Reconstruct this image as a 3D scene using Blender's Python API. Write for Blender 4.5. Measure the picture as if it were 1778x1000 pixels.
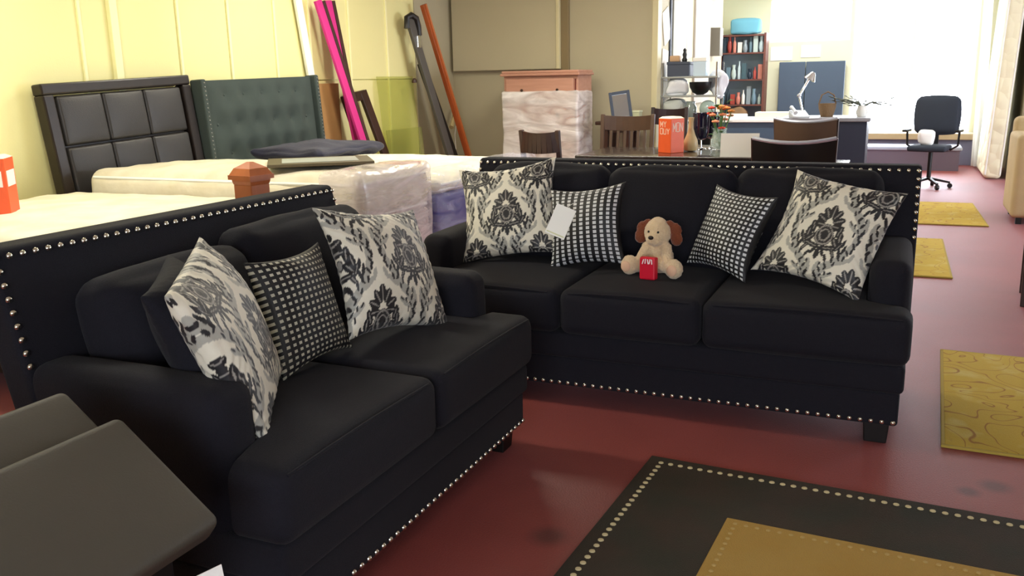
import bpy, bmesh, math, random
import numpy as np
from mathutils import Vector, Matrix, Euler, noise as mnoise
random.seed(7)
for o in list(bpy.data.objects): bpy.data.objects.remove(o, do_unlink=True)
scene = bpy.context.scene
COL = scene.collection
PI = math.pi

# ------------------------------------------------------------------ camera
YAW, PITCH, ROLL = math.radians(23.913), math.radians(13.2), 0.02
R = Vector((1, 0, 0)); F = Vector((0, math.cos(PITCH), -math.sin(PITCH))); U = Vector((0, math.sin(PITCH), math.cos(PITCH)))
R2 = R * math.cos(ROLL) - U * math.sin(ROLL); U2 = R * math.sin(ROLL) + U * math.cos(ROLL)
zr = Matrix.Rotation(YAW, 3, 'Z')
R2, U2, F = zr @ R2, zr @ U2, zr @ F
cam_data = bpy.data.cameras.new('camera'); cam_data.sensor_width = 36.0; cam_data.lens = 36.0 * 1533.0 / 1778.0
cam_data.clip_start = 0.02; cam_data.clip_end = 200
cam = bpy.data.objects.new('camera', cam_data); COL.objects.link(cam)
m3 = Matrix((R2, U2, -F)).transposed()
cam.matrix_world = Matrix.Translation((0, 0, 1.45)) @ m3.to_4x4()
scene.camera = cam

# ------------------------------------------------------------------ world, exposure
scene.view_settings.view_transform = 'Standard'
scene.view_settings.look = 'None'
scene.view_settings.gamma = 1.0
scene.view_settings.exposure = 0.0
scene.view_settings.use_curve_mapping = False
world = bpy.data.worlds.new('daylight'); scene.world = world; world.use_nodes = True
bg = world.node_tree.nodes['Background']
bg.inputs['Color'].default_value = (0.84, 0.90, 1.0, 1); bg.inputs['Strength'].default_value = 15.0

def area_light(name, loc, size, energy, color=(1, 1, 1), rot=(0, 0, 0), portal=False):
    ld = bpy.data.lights.new(name, 'AREA'); ld.shape = 'RECTANGLE'; ld.size, ld.size_y = size
    ld.energy = energy; ld.color = color
    if portal: ld.cycles.is_portal = True
    o = bpy.data.objects.new(name, ld); COL.objects.link(o); o.location = loc; o.rotation_euler = rot
    return o
# portals guide the daylight through the window openings
area_light('portal_far', (0.0, 16.12, 1.85), (1.9, 2.7), 1, rot=(-PI/2, 0, 0), portal=True)
area_light('portal_side', (4.78, 10.0, 1.4), (2.2, 4.0), 1, rot=(0, PI/2, 0), portal=True)
area_light('portal_front', (0.8, -2.95, 1.65), (3.4, 1.7), 1, rot=(PI/2, 0, 0), portal=True)

# ------------------------------------------------------------------ helpers
def lin(h):
    h = h.lstrip('#'); v = [int(h[i:i+2], 16) / 255 for i in (0, 2, 4)]
    return tuple((c / 12.92 if c <= .04045 else ((c + .055) / 1.055) ** 2.4) for c in v) + (1,)

MATS = {}
def M(name, col, rough=.6, metal=0, var=None, bump=None, sheen=0, coat=0, spec=.5, trans=0, alpha=1, emit=0, ior=1.45, coords='Object', stretch=None):
    """procedural principled material: var=(scale, amount, colour2) noise tint; bump=(scale, strength)"""
    if name in MATS: return MATS[name]
    m = bpy.data.materials.new(name); m.use_nodes = True; nt = m.node_tree; N = nt.nodes; L = nt.links
    b = N['Principled BSDF']; c = lin(col) if isinstance(col, str) else tuple(col) + (1,)
    b.inputs['Base Color'].default_value = c; b.inputs['Roughness'].default_value = rough
    b.inputs['Metallic'].default_value = metal; b.inputs['IOR'].default_value = ior
    b.inputs['Specular IOR Level'].default_value = spec
    b.inputs['Sheen Weight'].default_value = sheen; b.inputs['Sheen Roughness'].default_value = .4
    b.inputs['Coat Weight'].default_value = coat; b.inputs['Transmission Weight'].default_value = trans
    b.inputs['Alpha'].default_value = alpha
    if emit:
        b.inputs['Emission Color'].default_value = c; b.inputs['Emission Strength'].default_value = emit
    tc = None
    def coord():
        nonlocal tc
        if tc is None:
            t = N.new('ShaderNodeTexCoord'); tc = t.outputs[coords]
            if stretch:
                mp = N.new('ShaderNodeMapping'); mp.inputs['Scale'].default_value = stretch; L.new(tc, mp.inputs['Vector']); tc = mp.outputs[0]
        return tc
    if var:
        n = N.new('ShaderNodeTexNoise'); n.inputs['Scale'].default_value = var[0]; n.inputs['Detail'].default_value = 4
        L.new(coord(), n.inputs['Vector'])
        r = N.new('ShaderNodeMapRange'); r.inputs['From Min'].default_value = .35; r.inputs['From Max'].default_value = .65
        r.inputs['To Max'].default_value = var[1]; L.new(n.outputs['Fac'], r.inputs['Value'])
        x = N.new('ShaderNodeMix'); x.data_type = 'RGBA'; x.inputs['A'].default_value = c
        c2 = lin(var[2]) if len(var) > 2 else tuple(v * .55 for v in c[:3]) + (1,)
        x.inputs['B'].default_value = c2; L.new(r.outputs[0], x.inputs['Factor']); L.new(x.outputs['Result'], b.inputs['Base Color'])
    if bump:
        n = N.new('ShaderNodeTexNoise'); n.inputs['Scale'].default_value = bump[0]; n.inputs['Detail'].default_value = 3
        L.new(coord(), n.inputs['Vector']); bp = N.new('ShaderNodeBump'); bp.inputs['Strength'].default_value = bump[1]
        bp.inputs['Distance'].default_value = .01
        L.new(n.outputs['Fac'], bp.inputs['Height']); L.new(bp.outputs[0], b.inputs['Normal'])
    MATS[name] = m; return m

def film_material(name, tint, amount, rough=.15, bumpscale=25, bstr=.35):
    """thin clear plastic film: mostly see-through, milky and glossy where it wrinkles"""
    if name in MATS: return MATS[name]
    m = bpy.data.materials.new(name); m.use_nodes = True; nt = m.node_tree; N = nt.nodes; L = nt.links
    b = N['Principled BSDF']; out = N['Material Output']
    b.inputs['Base Color'].default_value = lin(tint); b.inputs['Roughness'].default_value = rough
    t = N.new('ShaderNodeBsdfTransparent'); mx = N.new('ShaderNodeMixShader')
    tc = N.new('ShaderNodeTexCoord'); n = N.new('ShaderNodeTexNoise'); n.inputs['Scale'].default_value = bumpscale; n.inputs['Detail'].default_value = 5
    n.inputs['Distortion'].default_value = 1.5
    mp = N.new('ShaderNodeMapping'); mp.inputs['Scale'].default_value = (.45, .45, 1.6); L.new(tc.outputs['Object'], mp.inputs['Vector'])
    L.new(mp.outputs[0], n.inputs['Vector'])
    r = N.new('ShaderNodeMapRange'); r.inputs['From Min'].default_value = .3; r.inputs['From Max'].default_value = .7
    r.inputs['To Min'].default_value = max(0, amount - .35); r.inputs['To Max'].default_value = min(1, amount + .3)
    L.new(n.outputs['Fac'], r.inputs['Value']); L.new(r.outputs[0], mx.inputs['Fac'])
    bp = N.new('ShaderNodeBump'); bp.inputs['Strength'].default_value = bstr; bp.inputs['Distance'].default_value = .02
    L.new(n.outputs['Fac'], bp.inputs['Height']); L.new(bp.outputs[0], b.inputs['Normal'])
    L.new(t.outputs[0], mx.inputs[1]); L.new(b.outputs[0], mx.inputs[2]); L.new(mx.outputs[0], out.inputs['Surface'])
    MATS[name] = m; return m

class MB:
    """collects shapes into one mesh"""
    def __init__(s): s.v = []; s.f = []; s.smooth = False
    def add(s, vs, fs, mat=None):
        k = len(s.v)
        s.v += [tuple(mat @ Vector(p)) if mat is not None else tuple(p) for p in vs]
        s.f += [tuple(i + k for i in f) for f in fs]; return s
    def box(s, lo, hi, mat=None):
        x0, y0, z0 = lo; x1, y1, z1 = hi
        return s.add([(x0,y0,z0),(x1,y0,z0),(x1,y1,z0),(x0,y1,z0),(x0,y0,z1),(x1,y0,z1),(x1,y1,z1),(x0,y1,z1)],
                     [(0,3,2,1),(4,5,6,7),(0,1,5,4),(1,2,6,5),(2,3,7,6),(3,0,4,7)], mat)
    def bar(s, a, b, w, d, up=(0, 0, 1), w2=None, d2=None):
        """tapered rectangular bar from a to b"""
        a, b = Vector(a), Vector(b); t = (b - a).normalized(); up = Vector(up)
        if abs(t.dot(up)) > .98: up = Vector((0, 1, 0))
        x = t.cross(up).normalized(); y = x.cross(t).normalized(); w2 = w2 or w; d2 = d2 or d; vs = []
        for p, ww, dd in ((a, w, d), (b, w2, d2)):
            for sx, sy in ((-1,-1),(1,-1),(1,1),(-1,1)): vs.append(p + x * sx * ww / 2 + y * sy * dd / 2)
        return s.add(vs, [(0,3,2,1),(4,5,6,7),(0,1,5,4),(1,2,6,5),(2,3,7,6),(3,0,4,7)])
    def tube(s, pts, r, n=8):
        pts = [Vector(p) for p in pts]; rs = r if isinstance(r, (list, tuple)) else [r] * len(pts); vs = []; fs = []; x = None
        for i, p in enumerate(pts):
            t = (pts[min(i + 1, len(pts) - 1)] - pts[max(i - 1, 0)]).normalized()
            if x is None:
                ref = Vector((0, 0, 1)) if abs(t.z) < .9 else Vector((1, 0, 0)); x = t.cross(ref).normalized()
            else: x = (x - t * x.dot(t)).normalized()
            y = t.cross(x)
            for k in range(n): vs.append(p + (x * math.cos(2*PI*k/n) + y * math.sin(2*PI*k/n)) * rs[i])
        for i in range(len(pts) - 1):
            for k in range(n): fs.append((i*n+k, i*n+(k+1) % n, (i+1)*n+(k+1) % n, (i+1)*n+k))
        fs.append(tuple(range(n))[::-1]); fs.append(tuple((len(pts)-1)*n + k for k in range(n)))
        s.smooth = True; return s.add(vs, fs)
    def lathe(s, prof, c=(0, 0, 0), n=20, sx=1, sy=1, mat=None):
        vs = []; fs = []
        for r, z in prof:
            for k in range(n): vs.append((c[0] + r*sx*math.cos(2*PI*k/n), c[1] + r*sy*math.sin(2*PI*k/n), c[2] + z))
        for i in range(len(prof) - 1):
            for k in range(n): fs.append((i*n+k, i*n+(k+1) % n, (i+1)*n+(k+1) % n, (i+1)*n+k))
        fs.append(tuple(range(n))[::-1]); fs.append(tuple((len(prof)-1)*n + k for k in range(n)))
        s.smooth = True; return s.add(vs, fs, mat)
    def ball(s, c, r, n=12, mat=None):
        rx, ry, rz = r if isinstance(r, (tuple, list)) else (r, r, r)
        prof = [(max(1e-4, math.sin(PI*i/n)), -math.cos(PI*i/n)) for i in range(n + 1)]
        vs = []; fs = []; k2 = n * 2
        for a, z in prof:
            for k in range(k2): vs.append((c[0] + rx*a*math.cos(2*PI*k/k2), c[1] + ry*a*math.sin(2*PI*k/k2), c[2] + rz*z))
        for i in range(n):
            for k in range(k2): fs.append((i*k2+k, i*k2+(k+1) % k2, (i+1)*k2+(k+1) % k2, (i+1)*k2+k))
        s.smooth = True; return s.add(vs, fs, mat)
    def prism(s, poly, z0, z1, mat=None):
        n = len(poly); vs = [(x, y, z0) for x, y in poly] + [(x, y, z1) for x, y in poly]
        fs = [tuple(range(n))[::-1], tuple(range(n, 2*n))] + [(i, (i+1) % n, n+(i+1) % n, n+i) for i in range(n)]
        return s.add(vs, fs, mat)
    def pad(s, lo, hi, r=.04, crown=(0, 0, 0), n=14, mat=None, wob=0, seed=0):
        """soft rounded box; crown puffs the +-x, +-y, +-z faces outwards"""
        c = [(a + b) / 2 for a, b in zip(lo, hi)]; h = [(b - a) / 2 for a, b in zip(lo, hi)]
        ts = []                                                # parameter rows with extra rows in the rounded rim
        vs = []; fs = []; idx = {}
        def row(hh):
            e = min(.92, r / hh); inner = [-1 + e + (2 - 2*e) * i / (n - 4) for i in range(n - 3)]
            return [-1, -1 + e*.3, -1 + e*.65] [:3] + inner[0:] + [1 - e*.65, 1 - e*.3, 1]
        rows = [row(q) for q in h]; m = len(rows[0])
        def vert(i, j, k):
            key = (i, j, k)
            if key in idx: return idx[key]
            t = (rows[0][i], rows[1][j], rows[2][k]); p = [t[a] * h[a] for a in range(3)]
            q = [max(-h[a] + r, min(h[a] - r, p[a])) if h[a] > r else 0 for a in range(3)]
            d = Vector([p[a] - q[a] for a in range(3)])
            if d.length > 1e-9:
                dn = d.normalized(); p = [q[a] + dn[a] * min(r, h[a]) for a in range(3)]
            for a in range(3):
                b1, b2 = (a + 1) % 3, (a + 2) % 3
                if crown[a]: p[a] += crown[a] * t[a] * (1 - t[b1]**2) * (1 - t[b2]**2)
            pp = Vector((p[0] + c[0], p[1] + c[1], p[2] + c[2]))
            if wob: pp += mnoise.noise_vector(pp * 6 + Vector((seed, 0, 0))) * wob
            idx[key] = len(vs); vs.append(pp); return idx[key]
        for a in range(3):
            for side in (0, m - 1):
                for i in range(m - 1):
                    for j in range(m - 1):
                        q = []
                        for di, dj in ((0,0),(1,0),(1,1),(0,1)):
                            key = [0, 0, 0]; key[a] = side; key[(a+1) % 3] = i + di; key[(a+2) % 3] = j + dj; q.append(vert(*key))
                        fs.append(tuple(q) if side else tuple(q[::-1]))
        s.smooth = True; return s.add(vs, fs, mat)
    def mesh(s, name):
        me = bpy.data.meshes.new(name); me.from_pydata(s.v, [], s.f); me.update()
        if s.smooth:
            me.shade_smooth()
            try: me.set_sharp_from_angle(angle=math.radians(42))
            except Exception: pass
        return me
    def build(s, name, mat, parent=None, bevel=0):
        return link(name, s.mesh(name), mat, parent, bevel)

def link(name, me, mat, parent=None, bevel=0):
    o = bpy.data.objects.new(name, me); COL.objects.link(o)
    if mat is not None and not me.materials: me.materials.append(mat)
    if parent is not None: o.parent = parent
    if bevel:
        b = o.modifiers.new('bevel', 'BEVEL'); b.width = bevel; b.segments = 2; b.limit_method = 'ANGLE'; b.angle_limit = math.radians(40)
    return o
def tag(o, label, cat, group=None):
    o['label'] = label; o['category'] = cat
    if group: o['group'] = group
    return o
def thing(name, label, cat, loc=(0, 0, 0), rz=0, group=None, rot=None):
    o = bpy.data.objects.new(name, None); COL.objects.link(o); o.location = loc; o.rotation_euler = rot or (0, 0, rz)
    o.empty_display_size = .1
    return tag(o, label, cat, group)
def struct(o): o['kind'] = 'structure'; return o
def B(name, lo, hi, mat, parent=None, bevel=0): return MB().box(lo, hi).build(name, mat, parent, bevel)
def along(o, c, u, v):
    """place an object at c with its local x along u and y along v"""
    u = Vector(u).normalized(); v = Vector(v); v = (v - u * u.dot(v)).normalized(); n = u.cross(v)
    o.matrix_world = Matrix.Translation(c) @ Matrix((u, v, n)).transposed().to_4x4(); return o

# ------------------------------------------------------------------ materials
m_yellow = M('yellow_wall_paint', '#e9e2a4', .55, var=(1.5, .12, '#d8cf8c'), bump=(90, .06))
m_yellow2 = M('yellow_batten_paint', '#f6f1bb', .5)
m_beige = M('beige_wall_paint', '#b0a78c', .7, var=(1.2, .25, '#a39a7e'), bump=(60, .05))
m_beige2 = M('grey_beige_panel', '#b8af93', .65, var=(1, .2, '#aba286'))
m_trim = M('brown_trim', '#7d6c4c', .5)
m_trimlight = M('pale_trim', '#c9bf98', .5)
m_cream = M('cream_wall_paint', '#e6e6c8', .7, var=(1, .15, '#cccda8'))
m_white = M('white_paint', '#efefe9', .5)
m_ceil = M('ceiling_tile', '#d9d6c8', .85, var=(30, .3, '#c4c0b0'))
m_fabric = M('black_navy_chenille', '#1b1a22', .85, sheen=.04, var=(260, .5, '#111116'), bump=(420, .35), spec=.25)
m_fabric_seat = m_fabric
m_nail = M('polished_nailhead', '#d8d4c8', .22, metal=1)
m_blackleg = M('black_wood', '#0b0908', .45)
m_dark_wood = M('dark_walnut', '#3a2118', .4, var=(14, .6, '#25130d'), stretch=(1, 1, .2))
m_espresso = M('espresso_wood', '#231b18', .35, var=(9, .5, '#171210'))
m_red_wood = M('reddish_wood', '#a5532a', .35, var=(10, .6, '#7d3716'), stretch=(1, 1, .15))
m_post_wood = M('honey_wood', '#bd6b3b', .4, var=(12, .5, '#9a5129'), stretch=(1, 1, .2))
m_pine = M('pink_pine', '#b98a76', .45, var=(8, .5, '#a57460'), stretch=(.3, 1, 3))
m_chrome = M('chrome', '#dfe3e8', .12, metal=1)
m_paper = M('white_paper', '#f4f3ee', .7)
m_orange = M('orange_card', '#f0602c', .5, var=(20, .2, '#e0501f'))
m_navy = M('navy_cloth', '#191a31', .75, sheen=.2, bump=(60, .3), var=(8, .4, '#1c1d36'))
m_black = M('black_plastic', '#0c0c0e', .4)
m_taupe = M('taupe_leatherette', '#4a453b', .6, bump=(220, .12), var=(3, .2, '#3f3b32'))
m_mattress = M('ivory_damask_ticking', '#e2dbc8', .75, var=(5, .55, '#cbc0a2'), bump=(9, .9))
m_boxspring = M('pale_box_spring', '#d8d3c4', .7, var=(12, .3), bump=(40, .2))
m_leather = M('charcoal_leatherette', '#2b2827', .42, bump=(150, .12), var=(4, .3, '#292726'))
m_tuft = M('slate_linen', '#3c4643', .9, bump=(350, .25), var=(220, .4, '#303937'))
m_film = film_material('clear_plastic_film', '#e6dcdc', .5, bumpscale=7)
m_film_thin = film_material('thin_plastic_film', '#dfe4ff', .12, rough=.08, bumpscale=7)

# ------------------------------------------------------------------ carpet material
def carpet():
    m = bpy.data.materials.new('maroon_carpet'); m.use_nodes = True; nt = m.node_tree; N = nt.nodes; L = nt.links
    b = N['Principled BSDF']; tc = N.new('ShaderNodeTexCoord')
    n1 = N.new('ShaderNodeTexNoise'); n1.inputs['Scale'].default_value = 160; n1.inputs['Detail'].default_value = 3
    n2 = N.new('ShaderNodeTexNoise'); n2.inputs['Scale'].default_value = 1.6; n2.inputs['Detail'].default_value = 4
    L.new(tc.outputs['Object'], n1.inputs['Vector']); L.new(tc.outputs['Object'], n2.inputs['Vector'])
    x = N.new('ShaderNodeMix'); x.data_type = 'RGBA'; x.inputs['A'].default_value = lin('#96443c'); x.inputs['B'].default_value = lin('#74322c')
    L.new(n1.outputs['Fac'], x.inputs['Factor'])
    y = N.new('ShaderNodeMix'); y.data_type = 'RGBA'; y.inputs['B'].default_value = lin('#9c4a44')
    r = N.new('ShaderNodeMapRange'); r.inputs['From Min'].default_value = .45; r.inputs['From Max'].default_value = .8; r.inputs['To Max'].default_value = .6
    L.new(n2.outputs['Fac'], r.inputs['Value']); L.new(r.outputs[0], y.inputs['Factor']); L.new(x.outputs['Result'], y.inputs['A'])
    col = y.outputs['Result']
    # two old stains on the carpet
    for cx, cy, rad in ((-.97, 2.44, .07), (.39, 3.36, .06), (.30, 3.28, .045)):
        d = N.new('ShaderNodeVectorMath'); d.operation = 'DISTANCE'; d.inputs[1].default_value = (cx, cy, 0); L.new(tc.outputs['Object'], d.inputs[0])
        rr = N.new('ShaderNodeMapRange'); rr.inputs['From Min'].default_value = rad * .4; rr.inputs['From Max'].default_value = rad * 1.2
        rr.inputs['To Min'].default_value = .55; rr.inputs['To Max'].default_value = 0; L.new(d.outputs['Value'], rr.inputs['Value'])
        z = N.new('ShaderNodeMix'); z.data_type = 'RGBA'; z.inputs['B'].default_value = lin('#33201c')
        L.new(rr.outputs[0], z.inputs['Factor']); L.new(col, z.inputs['A']); col = z.outputs['Result']
    L.new(col, b.inputs['Base Color']); b.inputs['Roughness'].default_value = .52; b.inputs['Specular IOR Level'].default_value = .5
    b.inputs['Sheen Weight'].default_value = .14; b.inputs['Sheen Roughness'].default_value = .3; b.inputs['Sheen Tint'].default_value = (.8, .8, 1, 1)  # bluish sheen tint stands in for window glare on the aisle
    bp = N.new('ShaderNodeBump'); bp.inputs['Strength'].default_value = .3; bp.inputs['Distance'].default_value = .005
    L.new(n1.outputs['Fac'], bp.inputs['Height']); L.new(bp.outputs[0], b.inputs['Normal'])
    return m

# ------------------------------------------------------------------ the setting
H = 3.1
struct(B('floor', (-6, -3.2, -.1), (5, 16.6, 0), carpet()))
struct(B('ceiling', (-6, -3.2, H), (5, 16.6, H + .1), m_ceil))
wl = struct(B('wall_left', (-5.6, -3.2, 0), (-5.43, 10.6, H), m_yellow))
seams = [-3.0, -1.6, -.2, 1.2, 2.5, 3.7, 4.73, 5.02, 5.68, 6.27, 6.89, 7.42, 8.1, 8.85, 9.49]
for a, b in zip(seams, seams[1:]):
    hi = 1.488 if a > 7.4 else H
    B('wall_panel', (-5.43, a + .004, .0), (-5.405, b - .004, hi), m_yellow, wl)
    if a > 7.4: B('wall_panel', (-5.43, a + .004, 1.5), (-5.405, b - .004, H), m_yellow, wl)
for y in seams[1:-1]:
    w = .035 if abs(y - 5.02) < .01 else .014
    B('batten', (-5.408, y - w, 0), (-5.388 if w < .02 else -5.37, y + w, H), m_yellow2, wl, .004)
B('corner_panel', (-5.43, 9.494, 0), (-5.40, 10.45, H), m_beige, wl)
wb = struct(B('wall_back', (-5.6, 10.45, 0), (-2.72, 10.6, H), m_beige))
B('upper_panel', (-5.36, 10.36, 1.58), (-3.93, 10.45, H), m_beige2, wb, .01)
struct(B('trim_1', (-3.90, 10.40, 0), (-3.80, 10.45, H), m_trim, None, .006))
struct(B('trim_2', (-3.945, 10.345, 1.58), (-3.90, 10.45, H), m_trimlight, None, .006))
struct(B('trim_3', (-2.78, 10.43, 0), (-2.71, 10.61, H), m_trimlight, None, .006))
wr = struct(B('wall_alcove', (-2.85, 10.6, 0), (-2.72, 14.4, H), m_beige2))
struct(B('wall_alcove_end', (-4.3, 14.3, 0), (-2.85, 14.4, H), m_cream))
struct(B('wall_alcove_left', (-4.3, 14.4, 0), (-4.15, 16.6, H), m_cream))
# far wall with the shop window
wf = struct(MB().box((-4.3, 16.2, 0), (-2.25, 16.4, H)).box((-2.25, 16.2, 0), (-.95, 16.4, 2.0)).box((-2.25, 16.2, 2.75), (-.95, 16.4, H))
            .box((-.95, 16.2, 0), (-.9, 16.4, H)).box((-.9, 16.2, 0), (.95, 16.4, .5)).box((-.9, 16.2, 3.0), (.95, 16.4, H)).box((.95, 16.2, 0), (5, 16.4, H)).build('wall_far', m_cream))
struct(B('wall_right_far', (1.42, 13.75, 0), (1.6, 16.2, H), M('olive_wall', '#8c8468', .7)))
struct(B('wall_right_return', (1.6, 13.75, 0), (5, 13.95, H), MATS['olive_wall']))
struct(MB().box((4.8, -3.2, 0), (5, 8.0, H)).box((4.8, 8.0, 0), (5, 12.0, .3)).box((4.8, 8.0, 2.5), (5, 12.0, H)).box((4.8, 12.0, 0), (5, 13.8, H)).build('wall_right', m_beige2))
struct(MB().box((-5.6, -3.2, 0), (-3.2, -3.0, H)).box((-3.2, -3.2, 0), (-.9, -3.0, H)).box((-.9, -3.2, 0), (2.5, -3.0, .8)).box((-.9, -3.2, 2.5), (2.5, -3.0, H)).box((2.5, -3.2, 0), (5, -3.0, H)).build('wall_front', m_cream))
def glass_mat():
    m = bpy.data.materials.new('window_glass'); m.use_nodes = True; N = m.node_tree.nodes; L = m.node_tree.links
    N.remove(N['Principled BSDF']); t = N.new('ShaderNodeBsdfTransparent'); g = N.new('ShaderNodeBsdfGlossy'); g.inputs['Roughness'].default_value = .02
    mx = N.new('ShaderNodeMixShader'); mx.inputs['Fac'].default_value = .06
    L.new(t.outputs[0], mx.inputs[1]); L.new(g.outputs[0], mx.inputs[2]); L.new(mx.outputs[0], N['Material Output'].inputs['Surface'])
    return m
m_glass = glass_mat()
def window(name, x0, x1, y, z0, z1, cols, fr=.05):
    w = bpy.data.objects.new(name, None); COL.objects.link(w); struct(w)
    w.location = (0, y, 0)
    for lo, hi in (((x0, -.04, z0), (x1, .04, z0 + fr)), ((x0, -.04, z1 - fr), (x1, .04, z1)),
                   ((x0, -.04, z0 + fr), (x0 + fr, .04, z1 - fr)), ((x1 - fr, -.04, z0 + fr), (x1, .04, z1 - fr))):
        B('window_frame', lo, hi, m_white, w, .005)
    xs = np.linspace(x0 + fr, x1 - fr, cols + 1)
    for i in range(cols):
        B('pane', (xs[i], -.003, z0 + fr), (xs[i+1], .003, z1 - fr), m_glass, w)
        if i: B('mullion', (xs[i] - .02, -.03, z0 + fr), (xs[i] + .02, .03, z1 - fr), m_white, w)
    return w
window('window_1', -.9, .95, 16.3, .5, 3.0, 2)
w4 = window('added_window', -2.0, 2.0, 0, .3, 2.5, 3); w4.location = (4.9, 10.0, 0); w4.rotation_euler = (0, 0, PI/2)  # unseen window added in the right wall to light the aisle floor
window('window_2', -2.25, -.95, 16.3, 2.0, 2.75, 3)
window('window_3', -.9, 2.5, -3.1, .8, 2.5, 3)
struct(B('trim_4', (-.95, 15.78, .40), (1.0, 16.2, .50), M('tan_sill', '#b9a27c', .5), None, .01))
struct(B('trim_5', (-.95, 15.85, .0), (1.0, 16.2, .40), M('greyblue_bulkhead', '#77788c', .5)))

# ------------------------------------------------------------------ ceiling light fixtures
m_tube = M('lit_diffuser', '#fff6e0', .5, emit=4)
def fixture(loc, energy, label, color=(1, .95, .8), rz=0):
    t = thing('ceiling_light', label, 'light', loc, rz, 'fluorescent ceiling lights')
    MB().box((-.65, -.16, -.06), (.65, .16, 0)).build('housing', m_white, t, .008)
    B('diffuser', (-.62, -.13, -.085), (.62, .13, -.06), m_tube, t, .008)
    a = area_light('lamp', (0, 0, -.1), (1.2, .24), energy, color); a.parent = t
fixture((-3.9, 3.2, H), 62, 'fluorescent light on the ceiling above the front bed')
fixture((-3.7, 6.6, H), 66, 'fluorescent light on the ceiling above the rear bed')
fixture((-2.4, 8.2, H), 70, 'added ceiling light behind the long sofa, brightening the back wall')  # extra fixture, added to brighten the back wall
fixture((-1.4, 12.2, H), 70, 'added ceiling light over the reception desk, brightening the far room', (1, 1, .97))  # extra fixture, added to lift the dim far room
fixture((-1.5, 14.6, H), 55, 'added ceiling light in front of the far wall, brightening the far room', (1, 1, .97))  # second added fixture for the far room, brightens its wall

# ------------------------------------------------------------------ sofas
nail_mesh = MB().lathe([(.0098, 0), (.009, .003), (.006, .0062), (.002, .0075)], n=10).mesh('nail'); nail_mesh.materials.append(m_nail)
def nail(p, parent, rx=PI/2):
    o = bpy.data.objects.new('nail', nail_mesh); COL.objects.link(o); o.parent = parent; o.location = p; o.rotation_euler = (rx, 0, 0)
def sofa(name, label, loc, rz, W, n, drop=(0, 0, 0), inset=-.03, outset=.03, bl=0):
    t = thing(name, label, 'sofa', loc, rz)
    D, A = .97, .16; hw = W / 2; wi = (W - 2*A) / n
    MB().pad((-hw + .012, .005, .09), (hw - .012, D - .13, .232), .016, n=8).build('lower_rail', m_fabric, t)
    MB().pad((-hw, -.012, .228), (hw, D - .13, .348), .022, n=8).build('upper_rail', m_fabric, t)
    for sx in (-1, 1):
        for y in (.05, D - .24):
            MB().bar((sx * (hw - .09), y + .04, .1), (sx * (hw - .09), y + .04, 0), .10, .10, w2=.085, d2=.085).build('leg', m_blackleg, t, .004)
        a = MB(); x0, x1 = sorted((sx * hw, sx * (hw - A)))
        a.pad((x0, .16, .30), (x1, D - .14, .72), .05, crown=(.006, .012, .008), n=12).build('arm', m_fabric, t)
    # back panel, raked slightly
    rake = .25
    sh = Matrix(((1, 0, 0, 0), (0, 1, rake, .043 - rake * 1.012), (0, 0, 1, 0), (0, 0, 0, 1)))
    MB().pad((-hw - .015 + bl, D - .13, .22), (hw + .015, D - .02, 1.035), .018, n=10, mat=sh).build('back_panel', m_fabric, t)
    # seat cushions, the end ones wrap round the arm fronts
    for i in range(n):
        x0 = -hw + A + i * wi; x1 = x0 + wi
        xl = -hw - .012 if i == 0 else x0 + .004; xr = hw + .012 if i == n - 1 else x1 - .004
        c = MB().pad((xl, -.035, .342), (xr, D - .2, .548), .045, crown=(.004, .012, .022), n=22)
        c.v = [((max(x0 + .004, min(x1 - .004, p[0])) if p[1] > .135 else p[0]), p[1], p[2]) for p in c.v]
        s = c.build('seat_cushion', m_fabric, t)
        # welt seams round the cushion front
        xa = -hw - .006 if i == 0 else x0 + .02; xb = hw + .006 if i == n - 1 else x1 - .02
        MB().tube([(xa + .03, -.024, .531), (xa + (xb - xa) * .25, -.029, .539), (xa + (xb - xa) * .5, -.030, .542), (xa + (xb - xa) * .75, -.029, .539), (xb - .03, -.024, .531)], .0045, 6).build('welt', m_fabric, s)
    # loose back cushions
    for i in range(n):
        x0 = -hw + A + i * wi + (inset if i == 0 else 0); x1 = -hw + A + (i + 1) * wi + (outset if i == n - 1 else 0)
        tilt = Matrix.Translation((0, .665, .53)) @ Matrix.Rotation(math.radians(-15), 4, 'X')
        MB().pad((x0 + .006, -.09, .0), (x1 - .006, .09, .475 - drop[i]), .06, crown=(.015, .06, .02), n=16, mat=tilt, wob=.012, seed=i * 3 + W).build('back_cushion', m_fabric, t)
    # nailheads: bottom rail, top edge and both sides of the back panel
    k = int(round((W - .06) / .0397))
    for i in range(k + 1): nail((-hw + .03 + (W - .06) * i / k, .003, .108), t)
    yb = lambda z: D - .132 + .043 - rake * (1.012 - z)
    for i in range(k + 1): nail((-hw + bl + (W - bl) * i / k, yb(1.012), 1.012), t)
    for s in (-1, 1):
        for j in range(1, 9): nail((s * hw + (bl if s < 0 else 0), yb(1.012 - j * .037), 1.012 - j * .037), t)
    return t
sofa('sofa', 'long black three-cushion sofa with silver nailhead trim facing the camera', (-1.04, 3.58, 0), 0, 2.22, 3, (-.018, -.014, -.018))
sofa('loveseat', 'black two-cushion loveseat with nailhead trim, in the left foreground', (-1.33, 2.34, 0), PI/2, 1.56, 2, (.075, .03), .015, .10, .01)

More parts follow.
